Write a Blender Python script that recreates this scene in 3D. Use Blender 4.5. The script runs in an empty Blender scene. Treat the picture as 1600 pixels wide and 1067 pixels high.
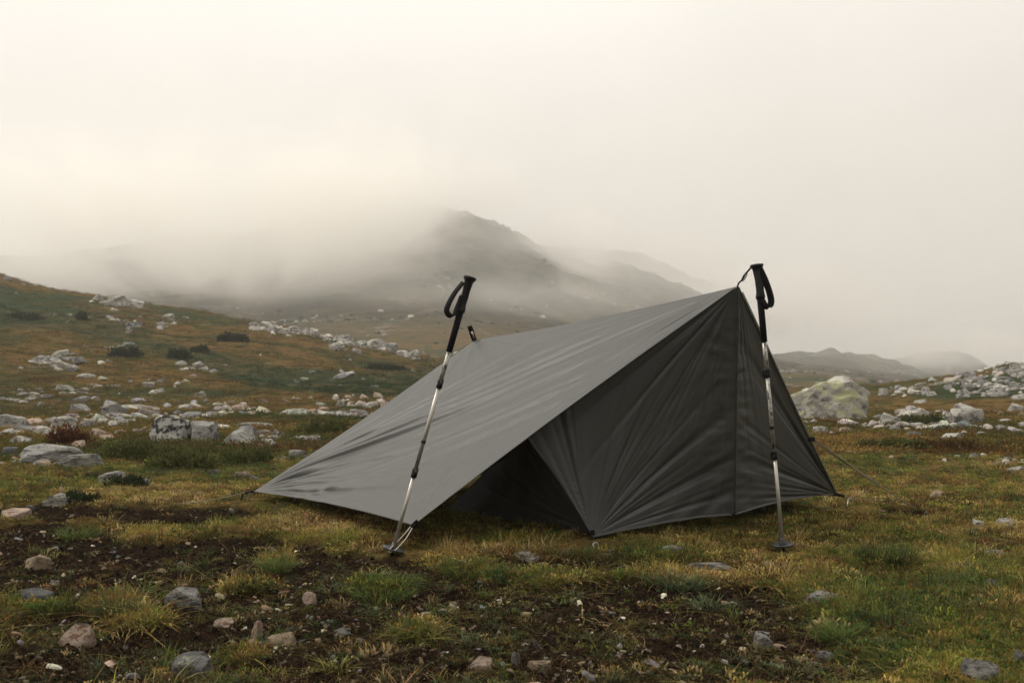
import bpy, math, random
import numpy as np
from mathutils import Vector, Matrix

R = math.radians
SC = bpy.context.scene
COL = SC.collection
rng = np.random.default_rng(7)
random.seed(7)
PI = math.pi

# ------------------------------------------------------------------ camera
H = 0.72          # eye height above the meadow
F = 1555.0        # focal length in px of a 1600 px wide frame
HOR = 600.0       # horizon row
cam_d = bpy.data.cameras.new('camera')
cam = bpy.data.objects.new('camera', cam_d)
COL.objects.link(cam)
cam.location = (0, 0, H)
cam.rotation_euler = (R(90), 0, 0)
cam_d.sensor_width = 36
cam_d.lens = 36 * F / 1600
cam_d.shift_y = (HOR - 533.5) / 1600
cam_d.clip_start = 0.05
cam_d.clip_end = 5000
cam_d.dof.use_dof = True
cam_d.dof.focus_distance = 4.35
cam_d.dof.aperture_fstop = 7.0
SC.camera = cam

# ------------------------------------------------------------------ sky, sun, exposure
w = bpy.data.worlds.new('World')
SC.world = w
w.use_nodes = True
nt = w.node_tree
nt.nodes.clear()
out = nt.nodes.new('ShaderNodeOutputWorld')
bg = nt.nodes.new('ShaderNodeBackground')
SUN_EL, SUN_AZ = 48, -72          # azimuth from +Y, negative to the left
sky = nt.nodes.new('ShaderNodeTexSky')
sky.sky_type = 'NISHITA'
sky.sun_disc = False
sky.sun_elevation = R(SUN_EL)
sky.sun_rotation = R(SUN_AZ)
sky.dust_density = 4
geo = nt.nodes.new('ShaderNodeTexCoord')
# overcast layer: cream cloud, brighter round the hidden sun, soft mottling
dot = nt.nodes.new('ShaderNodeVectorMath'); dot.operation = 'DOT_PRODUCT'
sd = Vector((math.sin(R(-34)) * math.cos(R(24)), math.cos(R(-34)) * math.cos(R(24)), math.sin(R(24))))
dot.inputs[1].default_value = sd
mr = nt.nodes.new('ShaderNodeMapRange'); mr.interpolation_type = 'SMOOTHERSTEP'
mr.inputs[1].default_value = 0.55; mr.inputs[2].default_value = 1.0
mr.inputs[3].default_value = 0.0; mr.inputs[4].default_value = 1.0
noi = nt.nodes.new('ShaderNodeTexNoise'); noi.inputs['Scale'].default_value = 1.6
noi.inputs['Detail'].default_value = 5; noi.inputs['Roughness'].default_value = 0.5
mr2 = nt.nodes.new('ShaderNodeMapRange')
mr2.inputs[1].default_value = 0.3; mr2.inputs[2].default_value = 0.7
mr2.inputs[3].default_value = 0.90; mr2.inputs[4].default_value = 1.08
ovc = nt.nodes.new('ShaderNodeMix'); ovc.data_type = 'RGBA'
ovc.inputs[6].default_value = (6.35, 6.0, 5.45, 1)
ovc.inputs[7].default_value = (6.9, 6.55, 5.95, 1)
mul = nt.nodes.new('ShaderNodeVectorMath'); mul.operation = 'SCALE'
mixw = nt.nodes.new('ShaderNodeMix'); mixw.data_type = 'RGBA'
mixw.inputs[0].default_value = 0.92
L = nt.links.new
sep = nt.nodes.new('ShaderNodeSeparateXYZ'); L(geo.outputs['Generated'], sep.inputs[0])
cie = nt.nodes.new('ShaderNodeMapRange')            # overcast sky: brighter towards the zenith
cie.inputs[1].default_value = 0.0; cie.inputs[2].default_value = 1.0; cie.inputs[3].default_value = 0.56; cie.inputs[4].default_value = 2.15
L(sep.outputs[2], cie.inputs[0])
mulc = nt.nodes.new('ShaderNodeMath'); mulc.operation = 'MULTIPLY'
L(mr2.outputs[0], mulc.inputs[0]); L(cie.outputs[0], mulc.inputs[1])
L(geo.outputs['Generated'], dot.inputs[0]); L(geo.outputs['Generated'], noi.inputs['Vector'])
L(dot.outputs['Value'], mr.inputs[0]); L(noi.outputs['Fac'], mr2.inputs[0])
L(mr.outputs[0], ovc.inputs[0]); L(ovc.outputs[2], mul.inputs[0]); L(mulc.outputs[0], mul.inputs['Scale'])
L(sky.outputs[0], mixw.inputs[6]); L(mul.outputs[0], mixw.inputs[7])
L(mixw.outputs[2], bg.inputs['Color']); bg.inputs['Strength'].default_value = 0.1
L(bg.outputs[0], out.inputs[0])

sun_d = bpy.data.lights.new('sun', 'SUN')
sun_d.energy = 1.5
sun_d.angle = R(10)
sun_d.color = (1.0, 0.93, 0.84)
sun = bpy.data.objects.new('sun', sun_d)
COL.objects.link(sun)
sv = Vector((math.sin(R(SUN_AZ)) * math.cos(R(SUN_EL)), math.cos(R(SUN_AZ)) * math.cos(R(SUN_EL)), math.sin(R(SUN_EL))))
sun.rotation_euler = sv.to_track_quat('Z', 'Y').to_euler()

SC.view_settings.view_transform = 'Standard'
SC.view_settings.look = 'None'
SC.view_settings.exposure = 0.46
SC.view_settings.gamma = 1
SC.view_settings.use_curve_mapping = False
cy = SC.cycles
cy.use_denoising = True
cy.denoiser = 'OPENIMAGEDENOISE'
cy.max_bounces = 8
cy.diffuse_bounces = 2
cy.glossy_bounces = 2
cy.transmission_bounces = 3
cy.volume_bounces = 6
cy.transparent_max_bounces = 8
cy.volume_max_steps = 128
cy.use_adaptive_sampling = True
cy.adaptive_threshold = 0.015

# ------------------------------------------------------------------ numpy noise
_perm = np.random.default_rng(3).permutation(512)
_perm = np.concatenate([_perm, _perm, _perm])
_gx = np.cos(np.arange(512) * 2.399963); _gy = np.sin(np.arange(512) * 2.399963)
def pn(x, y):
    x = np.asarray(x, float); y = np.asarray(y, float)
    xi = np.floor(x).astype(int); yi = np.floor(y).astype(int)
    xf = x - xi; yf = y - yi
    u = xf * xf * xf * (xf * (xf * 6 - 15) + 10); v = yf * yf * yf * (yf * (yf * 6 - 15) + 10)
    def g(a, b, dx, dy):
        h = _perm[_perm[a & 511] + (b & 511)]
        return _gx[h] * dx + _gy[h] * dy
    n00 = g(xi, yi, xf, yf); n10 = g(xi + 1, yi, xf - 1, yf)
    n01 = g(xi, yi + 1, xf, yf - 1); n11 = g(xi + 1, yi + 1, xf - 1, yf - 1)
    return 1.45 * ((n00 * (1 - u) + n10 * u) * (1 - v) + (n01 * (1 - u) + n11 * u) * v)
def fbm(x, y, lam, octs=4, gain=0.5, ox=0.0):
    s = 0; a = 1; t = 0
    for k in range(octs):
        s = s + a * pn(x / lam + 13.7 * k + ox, y / lam - 7.3 * k + ox * 1.7); t += a; a *= gain; lam /= 2
    return s / t
def sst(a, b, x):
    t = np.clip((x - a) / (b - a), 0, 1); return t * t * (3 - 2 * t)

# ------------------------------------------------------------------ terrain heights
def ip(px, pts):
    a = np.array(pts, float); return np.interp(px, a[:, 0], a[:, 1])
CREST = [(-300,405),(0,432),(45,446),(100,456),(200,472),(300,487),(400,503),(480,520),(560,536),(640,553),(700,566),(800,582),(1000,600),(1150,606),(1300,607),(1380,605),(1430,596),(1480,590),(1530,582),(1575,572),(1620,570),(1900,575)]
CRESTY = [(0,75),(560,75),(700,70),(1000,60),(1380,46),(1600,38)]
K4 = [(-300,470),(0,470),(400,508),(560,502),(700,498),(800,512),(900,530),(1100,575),(1205,574),(1330,592),(1480,603),(1700,606)]
K5 = [(-300,430),(0,430),(300,390),(500,335),(620,318),(690,326),(760,346),(810,366),(840,382),(880,400),(940,410),(1000,422),(1060,444),(1120,474),(1165,515),(1205,558),(1250,558),(1330,561),(1400,574),(1480,594),(1600,603)]
K5B = [(-300,400),(0,400),(500,360),(690,350),(840,400),(900,412),(1000,432),(1060,452),(1120,482),(1165,530),(1205,572),(1330,585),(1400,592),(1600,606)]
K6 = [(-300,450),(0,450),(300,420),(500,360),(600,340),(690,340),(800,372),(850,388),(900,392),(950,392),(990,396),(1040,413),(1120,446),(1165,500),(1205,570),(1300,585),(1380,562),(1440,553),(1490,549),(1530,566),(1560,590),(1620,606)]
def large(x, y):
    r = np.hypot(x, y) + 1e-6
    a = np.arctan2(x, y)
    ac = np.clip(a, -R(36), R(36))
    px = 800 + F * np.tan(ac)
    Y = r * np.maximum(np.cos(a), math.cos(R(36)))
    side = sst(R(36), R(120), np.abs(a))
    yc = ip(px, CRESTY)
    def zz(Yk, py): return H + (HOR - py) / F * Yk
    ks = [np.full_like(r, 10.0), np.full_like(r, 26.0), yc, yc * 1.35, np.full_like(r, 170.0), np.full_like(r, 300.0), np.full_like(r, 345.0), np.full_like(r, 430.0), np.full_like(r, 600.0), np.full_like(r, 900.0)]
    cp = ip(px, CREST)
    zs = [np.zeros_like(r), np.zeros_like(r), zz(yc, cp), zz(yc, cp) - 0.022 * yc, zz(170, ip(px, K4)), zz(300, ip(px, K5)), zz(345, ip(px, K5B)), zz(430, ip(px, K6)), np.full_like(r, 0.0), np.full_like(r, -2.0)]
    z = np.zeros_like(r)
    for i in range(len(ks) - 1):
        t = np.clip((Y - ks[i]) / (ks[i + 1] - ks[i]), 0, 1)
        lo = 0.55 if i != 1 else 0.35
        tt = lo * t + (1 - lo) * (t * t * (3 - 2 * t))
        m = (Y >= ks[i]) & ((Y < ks[i + 1]) | (i == len(ks) - 2))
        z = np.where(m, zs[i] + (zs[i + 1] - zs[i]) * tt, z)
    gen = 4 * sst(25, 90, r) + 10 * sst(120, 320, r)
    return z * (1 - side) + gen * side
# bare peat patches, laid out on the flat meadow (ground rows seen from the camp)
SOIL = [(900,1005,360,56),(700,950,200,34),(280,905,380,48),(260,1020,280,60),(60,850,110,26),(200,808,230,15),(60,800,60,10),(120,872,190,26),(330,868,130,22),(30,905,80,22),(430,945,190,42),(650,965,240,48),(230,1005,170,42),(800,1005,380,62),(1010,950,180,40),(1130,1000,150,55),(560,900,120,14),(850,888,130,13),(1000,893,90,12),(480,885,60,12),(1440,806,60,7),(1100,892,60,10),(560,1065,640,60),(1180,1060,200,30),(1380,905,60,7),(150,745,70,6)]
BARE_NOT = [(430,880,34,15),(600,918,60,16),(180,950,38,18),(645,985,55,20),(210,980,60,22),(390,925,60,9),(730,890,60,12),(1040,905,90,14),(380,1035,50,18)]
def to_px(x, y):
    Y = np.maximum(y, 0.3)
    return 800 + F * x / Y, HOR + F * H / Y
def soil_mask(x, y):
    px, py = to_px(x, y)
    m = np.full_like(px, -1.0)
    for cx, cyy, rx, ry in SOIL:
        d = 1 - np.sqrt(((px - cx) / rx) ** 2 + ((py - cyy) / ry) ** 2)
        m = np.maximum(m, d)
    for cx, cyy, rx, ry in BARE_NOT:
        d = 1 - np.sqrt(((px - cx) / rx) ** 2 + ((py - cyy) / ry) ** 2)
        m = np.where(d > 0, m - 1.6 * d, m)
    n = fbm(x, y, 0.38, 5, 0.6)
    far = sst(9, 14, np.hypot(x, y))
    beh = (y < 1.5)
    m = np.where(beh, 0.1, m)
    return sst(-0.10, 0.06, m + 0.48 * n + 0.13) * (1 - far)
def height(x, y, fine=True):
    x = np.asarray(x, float); y = np.asarray(y, float)
    r = np.hypot(x, y)
    z = large(x, y)
    lam = 0.2
    rough = 1 + 1.3 * sst(180, 300, r)
    while lam < 90:
        wgt = sst(lam * 3.0, lam * 7.0, r + 0.8) * (1 if lam > 1 else (1 - sst(lam * 120, lam * 240, r)))
        if np.any(wgt > 0):
            z = z + wgt * rough * (0.022 + 0.016 * sst(20, 35, r) * (lam < 9)) * lam * pn(x / lam + lam * 3.1, y / lam + 5.2 * lam)
        lam *= 2
    # crags on the mountain
    w2 = sst(230, 290, r)
    if np.any(w2 > 0):
        z = z + w2 * (1.6 * (np.abs(pn(x / 26, y / 26)) - 0.28) + 1.5 * (np.abs(pn(x / 11 + 9, y / 11)) - 0.28) + 0.9 * pn(x / 5, y / 5))
    if fine:
        near = 1 - sst(12, 20, r)
        s = soil_mask(x, y)
        z = z + near * (1 - s) * (0.018 + 0.012 * fbm(x, y, 0.16, 3, 0.6, 4.0))
        z = z + near * s * (0.022 * fbm(x, y, 0.09, 4, 0.7, 8.0) + 0.012 * np.abs(pn(x / 0.035, y / 0.035)) - 0.010)
    return z
def hit(px, py, ymin=2.0, ymax=600.0):
    """the ground point that the photograph shows at this pixel"""
    ux = (px - 800) / F; uz = (HOR - py) / F
    t = np.exp(np.linspace(math.log(ymin), math.log(ymax), 1600))
    zr = H + uz * t
    zg = height(ux * t, t)
    below = np.nonzero(zr < zg)[0]
    k = below[0] if len(below) else len(t) - 1
    k = max(k, 1)
    a, b = zr[k - 1] - zg[k - 1], zr[k] - zg[k]
    f = a / (a - b) if a != b else 0
    Y = t[k - 1] + f * (t[k] - t[k - 1])
    return Vector((ux * Y, Y, float(height(np.array([ux * Y]), np.array([Y]))[0])))
def at(px, py, Y):
    return Vector(((px - 800) / F * Y, Y, H + (HOR - py) / F * Y))
def gz(x, y):
    return float(height(np.array([x]), np.array([y]))[0])

# ------------------------------------------------------------------ node helpers
class NT:
    def __init__(s, name):
        s.m = bpy.data.materials.new(name); s.m.use_nodes = True
        s.t = s.m.node_tree; s.t.nodes.clear()
        s.out = s.t.nodes.new('ShaderNodeOutputMaterial')
    def n(s, typ, **kw):
        nd = s.t.nodes.new(typ)
        for k, v in kw.items():
            if k in nd.bl_rna.properties: setattr(nd, k, v)
            else: nd.inputs[k.replace('_', ' ')].default_value = v
        return nd
    def l(s, a, b): s.t.links.new(a, b)
    def noise(s, vec, scale, detail=4, rough=0.55, dist=0.0):
        nd = s.n('ShaderNodeTexNoise', Scale=scale, Detail=detail, Roughness=rough, Distortion=dist)
        if vec is not None: s.l(vec, nd.inputs['Vector'])
        return nd.outputs['Fac']
    def ramp(s, fac, stops):
        nd = s.n('ShaderNodeValToRGB'); e = nd.color_ramp.elements
        while len(e) < len(stops): e.new(0.5)
        for i, (p, c) in enumerate(stops):
            e[i].position = p; e[i].color = (c if len(c) == 4 else (*c, 1)) if not isinstance(c, (int, float)) else (c, c, c, 1)
        s.l(fac, nd.inputs[0]); return nd.outputs[0]
    def step(s, fac, a, b, lo=0.0, hi=1.0):
        nd = s.n('ShaderNodeMapRange', interpolation_type='SMOOTHSTEP')
        nd.inputs[1].default_value = a; nd.inputs[2].default_value = b; nd.inputs[3].default_value = lo; nd.inputs[4].default_value = hi
        s.l(fac, nd.inputs[0]); return nd.outputs[0]
    def mix(s, fac, a, b, mode='MIX'):
        nd = s.n('ShaderNodeMix', data_type='RGBA', blend_type=mode)
        for i, v in ((0, fac), (6, a), (7, b)):
            if isinstance(v, (int, float)): nd.inputs[i].default_value = v
            elif isinstance(v, tuple): nd.inputs[i].default_value = v if len(v) == 4 else (*v, 1)
            else: s.l(v, nd.inputs[i])
        return nd.outputs[2]
    def math(s, op, a, b=0.5):
        nd = s.n('ShaderNodeMath', operation=op)
        for i, v in ((0, a), (1, b)):
            if isinstance(v, (int, float)): nd.inputs[i].default_value = v
            else: s.l(v, nd.inputs[i])
        return nd.outputs[0]
    def bump(s, h, strength=0.4, dist=0.01, normal=None):
        nd = s.n('ShaderNodeBump', Strength=strength, Distance=dist)
        s.l(h, nd.inputs['Height'])
        if normal is not None: s.l(normal, nd.inputs['Normal'])
        return nd.outputs[0]
    def attr(s, name, typ='GEOMETRY'):
        return s.n('ShaderNodeAttribute', attribute_name=name, attribute_type=typ)
    def pbsdf(s, col, rough=0.8, normal=None, spec=0.3, metal=0.0, **kw):
        b = s.n('ShaderNodeBsdfPrincipled')
        for k, v in (('Base Color', col), ('Roughness', rough), ('Specular IOR Level', spec), ('Metallic', metal)):
            if isinstance(v, (int, float)): b.inputs[k].default_value = v
            elif isinstance(v, tuple): b.inputs[k].default_value = v if len(v) == 4 else (*v, 1)
            else: s.l(v, b.inputs[k])
        for k, v in kw.items(): b.inputs[k.replace('_', ' ')].default_value = v
        if normal is not None: s.l(normal, b.inputs['Normal'])
        s.l(b.outputs[0], s.out.inputs[0]); return b

# ------------------------------------------------------------------ materials
def mat_ground():
    t = NT('turf_and_peat')
    P = t.n('ShaderNodeNewGeometry').outputs['Position']
    soil = t.attr('soil').outputs['Fac']; far = t.attr('far').outputs['Fac']
    n1 = t.noise(P, 1.1, 6, 0.6); n2 = t.noise(P, 9, 5, 0.6); n3 = t.noise(P, 60, 4, 0.6); n4 = t.noise(P, 0.22, 5, 0.6)
    turf = t.ramp(n1, [(0.30, (0.045, 0.048, 0.014)), (0.45, (0.085, 0.066, 0.022)), (0.55, (0.12, 0.082, 0.030)), (0.70, (0.075, 0.045, 0.020))])
    turf = t.mix(t.step(n2, 0.4, 0.65), turf, (0.040, 0.034, 0.014))
    peat = t.ramp(n3, [(0.3, (0.004, 0.003, 0.002)), (0.55, (0.013, 0.0085, 0.006)), (0.75, (0.050, 0.034, 0.023))])
    near = t.mix(soil, turf, peat)
    # hillside: heath in large drifts
    stretch = t.n('ShaderNodeMapping'); stretch.inputs['Scale'].default_value = (0.7, 1.0, 1.6); t.l(P, stretch.inputs[0])
    S = stretch.outputs[0]
    h1 = t.noise(S, 0.10, 7, 0.62, 0.6); h2 = t.noise(S, 0.55, 6, 0.65, 0.3); h3 = t.noise(S, 2.4, 5, 0.6)
    hill = t.ramp(h2, [(0.28, (0.028, 0.036, 0.014)), (0.42, (0.062, 0.056, 0.020)), (0.52, (0.125, 0.082, 0.030)), (0.62, (0.105, 0.060, 0.028)), (0.75, (0.165, 0.125, 0.062))])
    hill = t.mix(t.step(h1, 0.50, 0.60), hill, (0.036, 0.050, 0.024))
    hill = t.mix(t.step(h3, 0.52, 0.72), hill, (0.030, 0.028, 0.013))
    # bare rock showing through: more of it on the mountain
    mt = t.attr('mountain').outputs['Fac']
    r1 = t.noise(S, 0.33, 8, 0.7)
    th = t.math('SUBTRACT', r1, t.math('MULTIPLY', t.math('SUBTRACT', 1.0, mt), 0.10))
    rockc = t.ramp(h3, [(0.3, (0.10, 0.092, 0.08)), (0.7, (0.26, 0.24, 0.21))])
    hill = t.mix(t.step(th, 0.53, 0.58), hill, rockc)
    steep = t.n('ShaderNodeSeparateXYZ'); t.l(t.n('ShaderNodeNewGeometry').outputs['Normal'], steep.inputs[0])
    hill = t.mix(t.math('MULTIPLY', t.step(steep.outputs[2], 0.93, 0.78), mt), hill, (0.075, 0.068, 0.060))
    m2 = t.noise(P, 0.085, 9, 0.85, 0.6)
    mcol = t.ramp(m2, [(0.36, (0.010, 0.010, 0.009)), (0.48, (0.034, 0.034, 0.026)), (0.58, (0.085, 0.075, 0.052)), (0.66, (0.28, 0.27, 0.24))])
    hill = t.mix(t.math('MULTIPLY', mt, 0.85), hill, mcol)
    drift = t.attr('drift').outputs['Fac']
    hill = t.mix(t.math('MULTIPLY', drift, 0.55), hill, (0.034, 0.048, 0.026))
    col = t.mix(far, near, hill)
    hgt = t.math('ADD', t.math('MULTIPLY', n3, 0.5), n2)
    nb = t.bump(hgt, 0.7, 0.03)
    nb = t.bump(t.math('MULTIPLY', t.math('ADD', h3, h2), far), 0.8, 0.5, nb)
    t.pbsdf(col, 1.0, nb, 0.0)
    return t.m
def mat_rock(name, base, dark, lichen, lichen_amt, scale=4.0, spot=0.5):
    t = NT(name)
    co = t.n('ShaderNodeTexCoord').outputs['Generated']
    oi = t.n('ShaderNodeObjectInfo')
    ad = t.n('ShaderNodeVectorMath', operation='ADD'); t.l(co, ad.inputs[0]); 
    rv = t.n('ShaderNodeVectorMath', operation='SCALE'); t.l(oi.outputs['Location'], rv.inputs[0]); rv.inputs['Scale'].default_value = 3.7
    t.l(rv.outputs[0], ad.inputs[1]); V = ad.outputs[0]
    n1 = t.noise(V, scale * 0.35, 6, 0.62, 0.4); n2 = t.noise(V, scale, 6, 0.65); n3 = t.noise(V, scale * 5, 4, 0.6)
    sx = t.n('ShaderNodeSeparateXYZ'); t.l(t.n('ShaderNodeNewGeometry').outputs['Normal'], sx.inputs[0]); up = sx.outputs[2]
    col = t.mix(t.step(n1, 0.40, 0.62), base, tuple(c * 0.62 for c in base))
    col = t.mix(t.step(n2, spot, spot + 0.10), col, dark)
    n4 = t.noise(V, scale * 0.8, 7, 0.7, 0.8)
    col = t.mix(t.math('MULTIPLY', t.math('MULTIPLY', t.step(n4, 0.44 if lichen_amt > .8 else 0.56, 0.53 if lichen_amt > .8 else 0.62), lichen_amt), t.step(up, -0.1, 0.35)), col, lichen)
    col = t.mix(t.step(n3, 0.58, 0.7, 0, 0.5), col, tuple(c * 0.35 for c in base))
    oc = t.n('ShaderNodeHueSaturation'); t.l(col, oc.inputs['Color'])
    t.l(t.math('ADD', t.math('MULTIPLY', oi.outputs['Random'], 0.4), 0.92), oc.inputs['Value'])
    h = t.math('ADD', n2, t.math('MULTIPLY', n3, 0.35))
    t.pbsdf(oc.outputs[0], 0.9, t.bump(h, 0.9, 0.05), 0.08)
    return t.m
def mat_instanced(name, rough=0.85, trans=0.0, gradient=True):
    """colour comes from each instance's own tint"""
    t = NT(name)
    c = t.attr('tint', 'INSTANCER').outputs['Color']
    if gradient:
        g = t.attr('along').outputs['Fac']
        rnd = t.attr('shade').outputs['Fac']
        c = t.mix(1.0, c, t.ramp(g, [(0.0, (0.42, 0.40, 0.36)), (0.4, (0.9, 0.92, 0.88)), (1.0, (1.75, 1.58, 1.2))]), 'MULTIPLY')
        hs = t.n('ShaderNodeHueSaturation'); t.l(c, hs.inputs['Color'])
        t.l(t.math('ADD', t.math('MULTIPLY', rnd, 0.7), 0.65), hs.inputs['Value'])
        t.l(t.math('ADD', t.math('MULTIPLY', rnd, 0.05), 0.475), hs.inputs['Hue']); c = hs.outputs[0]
    b = t.pbsdf(c, rough, None, 0.03)
    if trans:
        tr = t.n('ShaderNodeBsdfTranslucent'); t.l(c, tr.inputs[0])
        mx = t.n('ShaderNodeMixShader', Fac=trans); t.l(b.outputs[0], mx.inputs[1]); t.l(tr.outputs[0], mx.inputs[2])
        t.l(mx.outputs[0], t.out.inputs[0])
    return t.m
def mat_plant(name, c1, c2, trans=0.3):
    t = NT(name)
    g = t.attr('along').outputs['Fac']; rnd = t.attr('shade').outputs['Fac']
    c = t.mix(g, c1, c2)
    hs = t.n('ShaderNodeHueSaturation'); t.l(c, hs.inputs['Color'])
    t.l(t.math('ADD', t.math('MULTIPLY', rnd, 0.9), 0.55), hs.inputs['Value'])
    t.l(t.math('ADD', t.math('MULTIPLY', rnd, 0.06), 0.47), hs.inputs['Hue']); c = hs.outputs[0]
    b = t.pbsdf(c, 0.8, None, 0.06)
    tr = t.n('ShaderNodeBsdfTranslucent'); t.l(c, tr.inputs[0])
    mx = t.n('ShaderNodeMixShader', Fac=trans); t.l(b.outputs[0], mx.inputs[1]); t.l(tr.outputs[0], mx.inputs[2])
    t.l(mx.outputs[0], t.out.inputs[0])
    return t.m
def mat_nylon():
    t = NT('dark_grey_ripstop_nylon')
    P = t.n('ShaderNodeTexCoord').outputs['Object']
    a = t.noise(P, 3.0, 4, 0.55, 0.5); b = t.noise(P, 14, 5, 0.6, 0.8); c = t.noise(P, 90, 2, 0.5)
    mp = t.n('ShaderNodeMapping'); t.l(P, mp.inputs[0]); mp.inputs['Scale'].default_value = (1, 1, 1)
    dust = t.step(t.noise(P, 260, 2, 0.5), 0.70, 0.76, 0, 0.25)
    col = t.mix(a, (0.038, 0.040, 0.038), (0.049, 0.051, 0.048))
    col = t.mix(dust, col, (0.20, 0.19, 0.16))
    col = t.mix(t.step(t.noise(P, 1.6, 5, 0.6, 0.8), 0.52, 0.60, 0, 0.35), col, (0.034, 0.035, 0.033))
    h = t.math('ADD', t.math('MULTIPLY', b, 1.0), t.math('MULTIPLY', c, 0.12))
    nb = t.bump(h, 0.02, 0.020)
    t.pbsdf(col, 0.50, nb, 0.42)
    return t.m
def mat_plain(name, col, rough=0.5, metal=0.0, spec=0.4, bump=0.0, bscale=200, var=0.15):
    t = NT(name)
    P = t.n('ShaderNodeTexCoord').outputs['Object']
    n = t.noise(P, bscale, 3, 0.6)
    c = t.mix(n, tuple(x * (1 - var) for x in col), tuple(min(1, x * (1 + var)) for x in col))
    t.pbsdf(c, rough, t.bump(n, bump, 0.002) if bump else None, spec, metal)
    return t.m
def mat_worn_shaft():
    t = NT('scuffed_aluminium_shaft')
    P = t.n('ShaderNodeTexCoord').outputs['Object']
    mp = t.n('ShaderNodeMapping'); mp.inputs['Scale'].default_value = (1, 1, 0.35); t.l(P, mp.inputs[0])
    n = t.noise(mp.outputs[0], 110, 5, 0.7); n2 = t.noise(P, 30, 3, 0.6)
    c = t.mix(t.step(n, 0.50, 0.56), (0.36, 0.345, 0.31), (0.06, 0.058, 0.055))
    c = t.mix(t.step(n2, 0.55, 0.65, 0, .5), c, (0.3, 0.27, 0.22))
    t.pbsdf(c, 0.42, None, 0.5, 0.55)
    return t.m

M_ground = mat_ground()
M_nylon = mat_nylon()
M_rock = {
 'pale': mat_rock('pale_granite', (0.36, 0.345, 0.31), (0.10, 0.095, 0.085), (0.24, 0.25, 0.16), 0.35),
 'grey': mat_rock('grey_gneiss', (0.25, 0.245, 0.23), (0.075, 0.072, 0.068), (0.30, 0.31, 0.22), 0.5),
 'pink': mat_rock('pinkish_feldspar_rock', (0.46, 0.36, 0.29), (0.22, 0.13, 0.09), (0.40, 0.38, 0.30), 0.4),
 'dark': mat_rock('dark_slate_stone', (0.12, 0.12, 0.12), (0.05, 0.048, 0.045), (0.28, 0.30, 0.22), 0.6),
 'lichen': mat_rock('lichen_covered_boulder', (0.37, 0.355, 0.32), (0.13, 0.12, 0.12), (0.26, 0.27, 0.145), 0.9, 6.0, 0.52),
 'spotted': mat_rock('black_lichen_spotted_rock', (0.46, 0.45, 0.42), (0.03, 0.03, 0.028), (0.30, 0.31, 0.25), 0.4, 5.0, 0.47),
 'tan': mat_rock('tan_stone', (0.38, 0.30, 0.21), (0.14, 0.10, 0.07), (0.3, 0.28, 0.2), 0.3),
}
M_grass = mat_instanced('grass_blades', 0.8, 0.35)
M_pebble = mat_instanced('pebbles_and_clods', 0.9, 0.0, False)

# ------------------------------------------------------------------ mesh helpers
def mesh_obj(name, V, Fc, mat=None, parent=None, smooth=True, attrs=None, link=True):
    me = bpy.data.meshes.new(name)
    V = np.asarray(V, np.float32)
    if isinstance(Fc, np.ndarray):
        k = Fc.shape[1]; n = len(Fc)
        me.vertices.add(len(V)); me.vertices.foreach_set('co', V.ravel())
        me.loops.add(n * k); me.loops.foreach_set('vertex_index', Fc.ravel().astype(np.int32))
        me.polygons.add(n); me.polygons.foreach_set('loop_start', (np.arange(n) * k).astype(np.int32))
        me.update(calc_edges=True)
    else:
        me.from_pydata(V.tolist(), [], Fc)
    if smooth: me.polygons.foreach_set('use_smooth', np.ones(len(me.polygons), bool))
    if attrs:
        for an, (typ, data) in attrs.items():
            at_ = me.attributes.new(an, typ, 'POINT')
            key = {'FLOAT': 'value', 'FLOAT_VECTOR': 'vector', 'FLOAT_COLOR': 'color', 'INT': 'value'}[typ]
            at_.data.foreach_set(key, np.asarray(data, np.int32 if typ == 'INT' else np.float32).ravel())
    if mat: me.materials.append(mat)
    me.update()
    ob = bpy.data.objects.new(name, me)
    if link: COL.objects.link(ob)
    if parent: ob.parent = parent
    return ob
def tag(o, label=None, cat=None, group=None, kind=None):
    if label: o['label'] = label
    if cat: o['category'] = cat
    if group: o['group'] = group
    if kind: o['kind'] = kind
    return o
def empty(name, loc):
    o = bpy.data.objects.new(name, None); COL.objects.link(o); o.location = loc; o.empty_display_size = 0.1
    return o
def join(parts):
    Vs, Fs, n = [], [], 0
    for V, Fc in parts:
        Vs.append(np.asarray(V, float)); Fs += [tuple(i + n for i in f) for f in Fc]; n += len(V)
    return np.vstack(Vs), Fs
def tube(pts, rad, seg=8, caps=True, flat=None):
    """tube or flattened band along a polyline; rad scalar or per point; flat=(side, a, b) for a strap"""
    pts = [Vector(p) for p in pts]; n = len(pts)
    rads = [rad] * n if isinstance(rad, (int, float)) else rad
    V, Fc = [], []
    side = None
    for i, p in enumerate(pts):
        d = (pts[min(i + 1, n - 1)] - pts[max(i - 1, 0)]).normalized()
        if flat:
            s = Vector(flat[0]); s = (s - d * s.dot(d)).normalized(); u = d.cross(s)
            for k in range(seg):
                a = 2 * PI * k / seg
                ca, sa = math.cos(a), math.sin(a)
                ca = math.copysign(abs(ca) ** 0.5, ca); sa = math.copysign(abs(sa) ** 0.5, sa)
                V.append(p + s * ca * flat[1] + u * sa * flat[2])
        else:
            if side is None:
                side = d.orthogonal().normalized()
            side = (side - d * side.dot(d)).normalized(); u = d.cross(side)
            for k in range(seg):
                a = 2 * PI * k / seg
                V.append(p + (side * math.cos(a) + u * math.sin(a)) * rads[i])
    for i in range(n - 1):
        for k in range(seg):
            Fc.append((i * seg + k, i * seg + (k + 1) % seg, (i + 1) * seg + (k + 1) % seg, (i + 1) * seg + k))
    if caps:
        Fc.append(tuple(range(seg - 1, -1, -1))); Fc.append(tuple((n - 1) * seg + k for k in range(seg)))
    return [tuple(v) for v in V], Fc
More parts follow.
